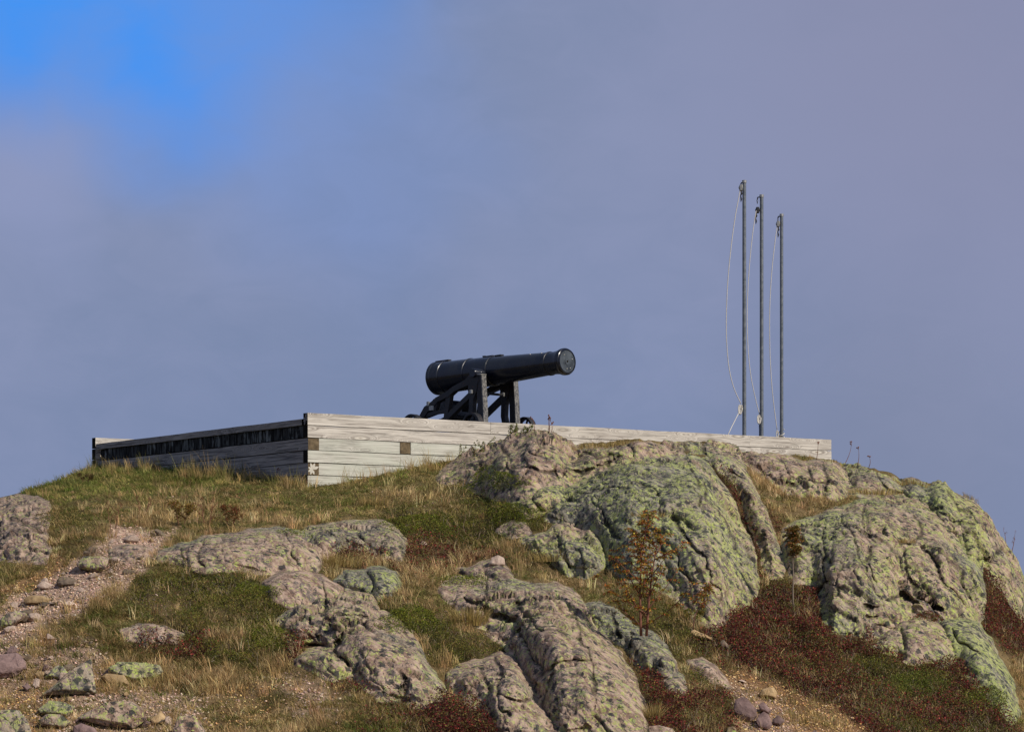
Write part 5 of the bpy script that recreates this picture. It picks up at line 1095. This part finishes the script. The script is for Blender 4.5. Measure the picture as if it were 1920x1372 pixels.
herb('taller bright green herb between the upright herb and the leaning one', 901, 850, 900, 824, n=2)
herb('leaning green fern like herb against the pale wall', 912, 842, 927, 820)
herb('dense green herb covering the wall top under the cannon wheel', 962, 818, 963, 796, n=7)
herb('pale green herb beside the dense one under the far cannon wheel', 984, 812, 990, 797, n=4)
herb('cluster of dead stems with round seed heads rising right of the cannon', 1030, 812, 1036, 780, leafy=False, head=True, n=4)
herb('single dead seed stem at the right wheel of the cannon', 1002, 808, 998, 783, leafy=False, head=True)
herb('forked dead stem just right of the timber wall end', 1583, 872, 1597, 830, leafy=False, head=True)
herb('dark upright dead stem against the sky right of the wall end', 1608, 873, 1609, 838, leafy=False, head=True)
herb('small dead stem rightmost of those near the wall end', 1629, 876, 1629, 854, leafy=False, head=True)
herb('thin dead stem in front of the right end of the timber wall', 1531, 862, 1534, 830, leafy=False, head=True)
herb('brown seed stem standing before the shaded side wall', 520, 905, 522, 878, leafy=False, head=True)
# low evergreen mats, one by one
def mat_bush(label, cx, cy, rx, ry, h, seed, palette=((78,86,22),(98,104,28),(60,68,20),(112,112,36)), n=None):
    rs = np.random.default_rng(seed); n = n or int(rx * ry * 3.2); a = rs.uniform(0, 6.28, n); q = np.sqrt(rs.random(n)); wob = 1 + .22 * np.sin(a * 3 + seed) + .12 * np.sin(a * 7 + seed * 2)
    X = cx + np.cos(a) * q * rx * wob; Y_ = cy + np.sin(a) * q * ry * wob; r, c = cell(X, Y_); d = np.minimum(Dvis[r, c], 60) - .03; p = np.stack([(X - 960) / F * d, d, (HY - Y_) / F * d], -1)
    hh = h * np.sqrt(np.maximum(1 - q ** 2, 0)) * (.6 + .6 * sstep(fbm(p * 4, 3, seed), -.6, .6)); p[:, 2] += hh * (1 - rs.random(n) ** 2 * .8) - .01
    b0 = p.mean(0); V, q4, cc = leaves(p - b0, rs.uniform(.012, .026, n), pal(list(palette), n, rs, .25) * np.exp(.3 * fbm(p * 5, 2, seed + 1))[:, None], rs, .4, .5)
    tag(link('juniper_mat', npmesh('juniper_mat', V, faces_quad=q4, col=np.clip(cc, 0, 1)), M_leaf, loc=tuple(b0)), label, 'shrub')
mat_bush('dark green creeping mat on the tan rocks below the wall', 927, 905, 56, 24, .13, 1)
mat_bush('dark green creeping mat left of the great dome rock', 965, 968, 58, 20, .15, 2)
mat_bush('small green mat on top of the long tan ledge', 546, 999, 26, 6, .06, 3)
mat_bush('long thin green mat over the top of the big pink outcrop', 860, 1090, 66, 8, .08, 4)
mat_bush('broad green mat in the slope below the meadow', 790, 985, 66, 22, .12, 5)
mat_bush('olive green mat right of the pale middle outcrop', 770, 1165, 58, 26, .12, 6)
mat_bush('round green mat left of the middle outcrop', 500, 1195, 48, 24, .13, 7)
mat_bush('green mat beside the dark brown dome', 480, 1110, 46, 14, .1, 8)
mat_bush('bright green bush patch at the foot of the lower right rocks', 1720, 1290, 60, 18, .18, 9, ((84,92,28),(70,80,26),(98,100,38)))
mat_bush('dark green bush right of the slope foot by the long smooth rock', 1850, 1320, 40, 20, .2, 10)
mat_bush('brown green shrubby mat on the left outcrop side', 115, 975, 42, 22, .15, 11, ((84,78,34),(66,68,28),(112,92,50)))
mat_bush('small red and green tuft in the crack of the furrowed dome', 1735, 1158, 32, 9, .07, 12, ((104,36,30),(120,60,36),(70,74,30)))
mat_bush('green clump at the upper left foot of the battery', 320, 885, 26, 8, .12, 13, ((66,82,28),(84,98,36)))
mat_bush('green clump left end of the battery wall', 200, 884, 30, 7, .1, 14, ((66,82,28),(84,98,36)))
mat_bush('brown heather cushion on the edge of the path slab', 205, 1068, 26, 12, .12, 15, ((92,74,52),(108,88,58),(72,62,40)))
# grass tufts rooted in cracks of the rocks, each its own plant
def tuft(label, x, y, h, n, seed, rad=.06, palette=((168,146,98),(140,120,72),(120,104,58))):
    rs = np.random.default_rng(seed); b0 = np.array(P(x, y, gY(x, y) - .03)); a = rs.uniform(0, 6.28, n); q = rad * np.sqrt(rs.random(n)); p = np.stack([np.cos(a) * q * 1.6, np.sin(a) * q * .5, np.zeros(n) - .02], -1)
    if abs(y - np.interp(x, gx, crest)) < 40: p[:, 2] -= (np.interp(x + p[:, 0] / b0[1] * F, gx, crest) - np.interp(x, gx, crest)) / F * b0[1]
    V, q4, t3, cc = blades(p, rs.uniform(h * .5, h, n), rs.uniform(.004, .008, n), rs.uniform(.1, .8, n), a, pal(list(palette), n, rs, .2), rs); tag(link('grass_tuft', npmesh('grass_tuft', V, faces_quad=q4, faces_tri=t3, col=np.clip(cc, 0, 1)), M_blade, loc=tuple(b0)), label, 'plant')
for i, (x, y, h, n, rd_, lb) in enumerate([(1215,966,.10,260,.16,'brown grass tuft growing on the face of the great dome'),(1120,838,.14,300,.28,'dry grass tuft between the ridge slab and the timber wall'),(1170,830,.10,260,.25,'short dry grass on the ridge right of the first wall gap'),(1640,925,.16,420,.28,'brown grass on the ledge above the furrowed dome'),(1710,905,.14,300,.2,'dry grass tuft behind the right hand ridge'),
    (1690,1015,.10,220,.14,'small grass patch in the middle of the furrowed dome'),(1560,866,.10,400,.35,'grass fringe under the right end of the wall'),(1225,1352,.32,260,.06,'pale tall grass tuft in red heath at the bottom'),(215,880,.2,80,.06,'pale tall grass leftmost at the shaded wall'),(275,884,.34,160,.08,'tall seeded grass before the shaded wall, left'),(372,893,.24,200,.10,'bushy dry tuft at the middle of the shaded wall'),(405,896,.28,220,.08,'tall dry tuft right beside the bushy one at the shaded wall'),(505,903,.2,120,.06,'dry tuft at the shaded wall near the corner'),(548,912,.26,260,.09,'leaning dry tuft at the wall corner'),(1045,1050,.2,300,.25,'tall straw grass below the small lobe of the great dome'),(700,945,.22,240,.14,'pale grass tuft in the slope right of the meadow'),(880,1170,.34,520,.16,'tall straw coloured grass left of the big pink outcrop'),(625,1060,.26,500,.24,'tan grass filling the hollow under the shelf outcrop'),(1820,935,.12,80,.08,'few thin grasses on the right skyline')]):
    tuft(lb, x, y, h, n, 50 + i, rd_)
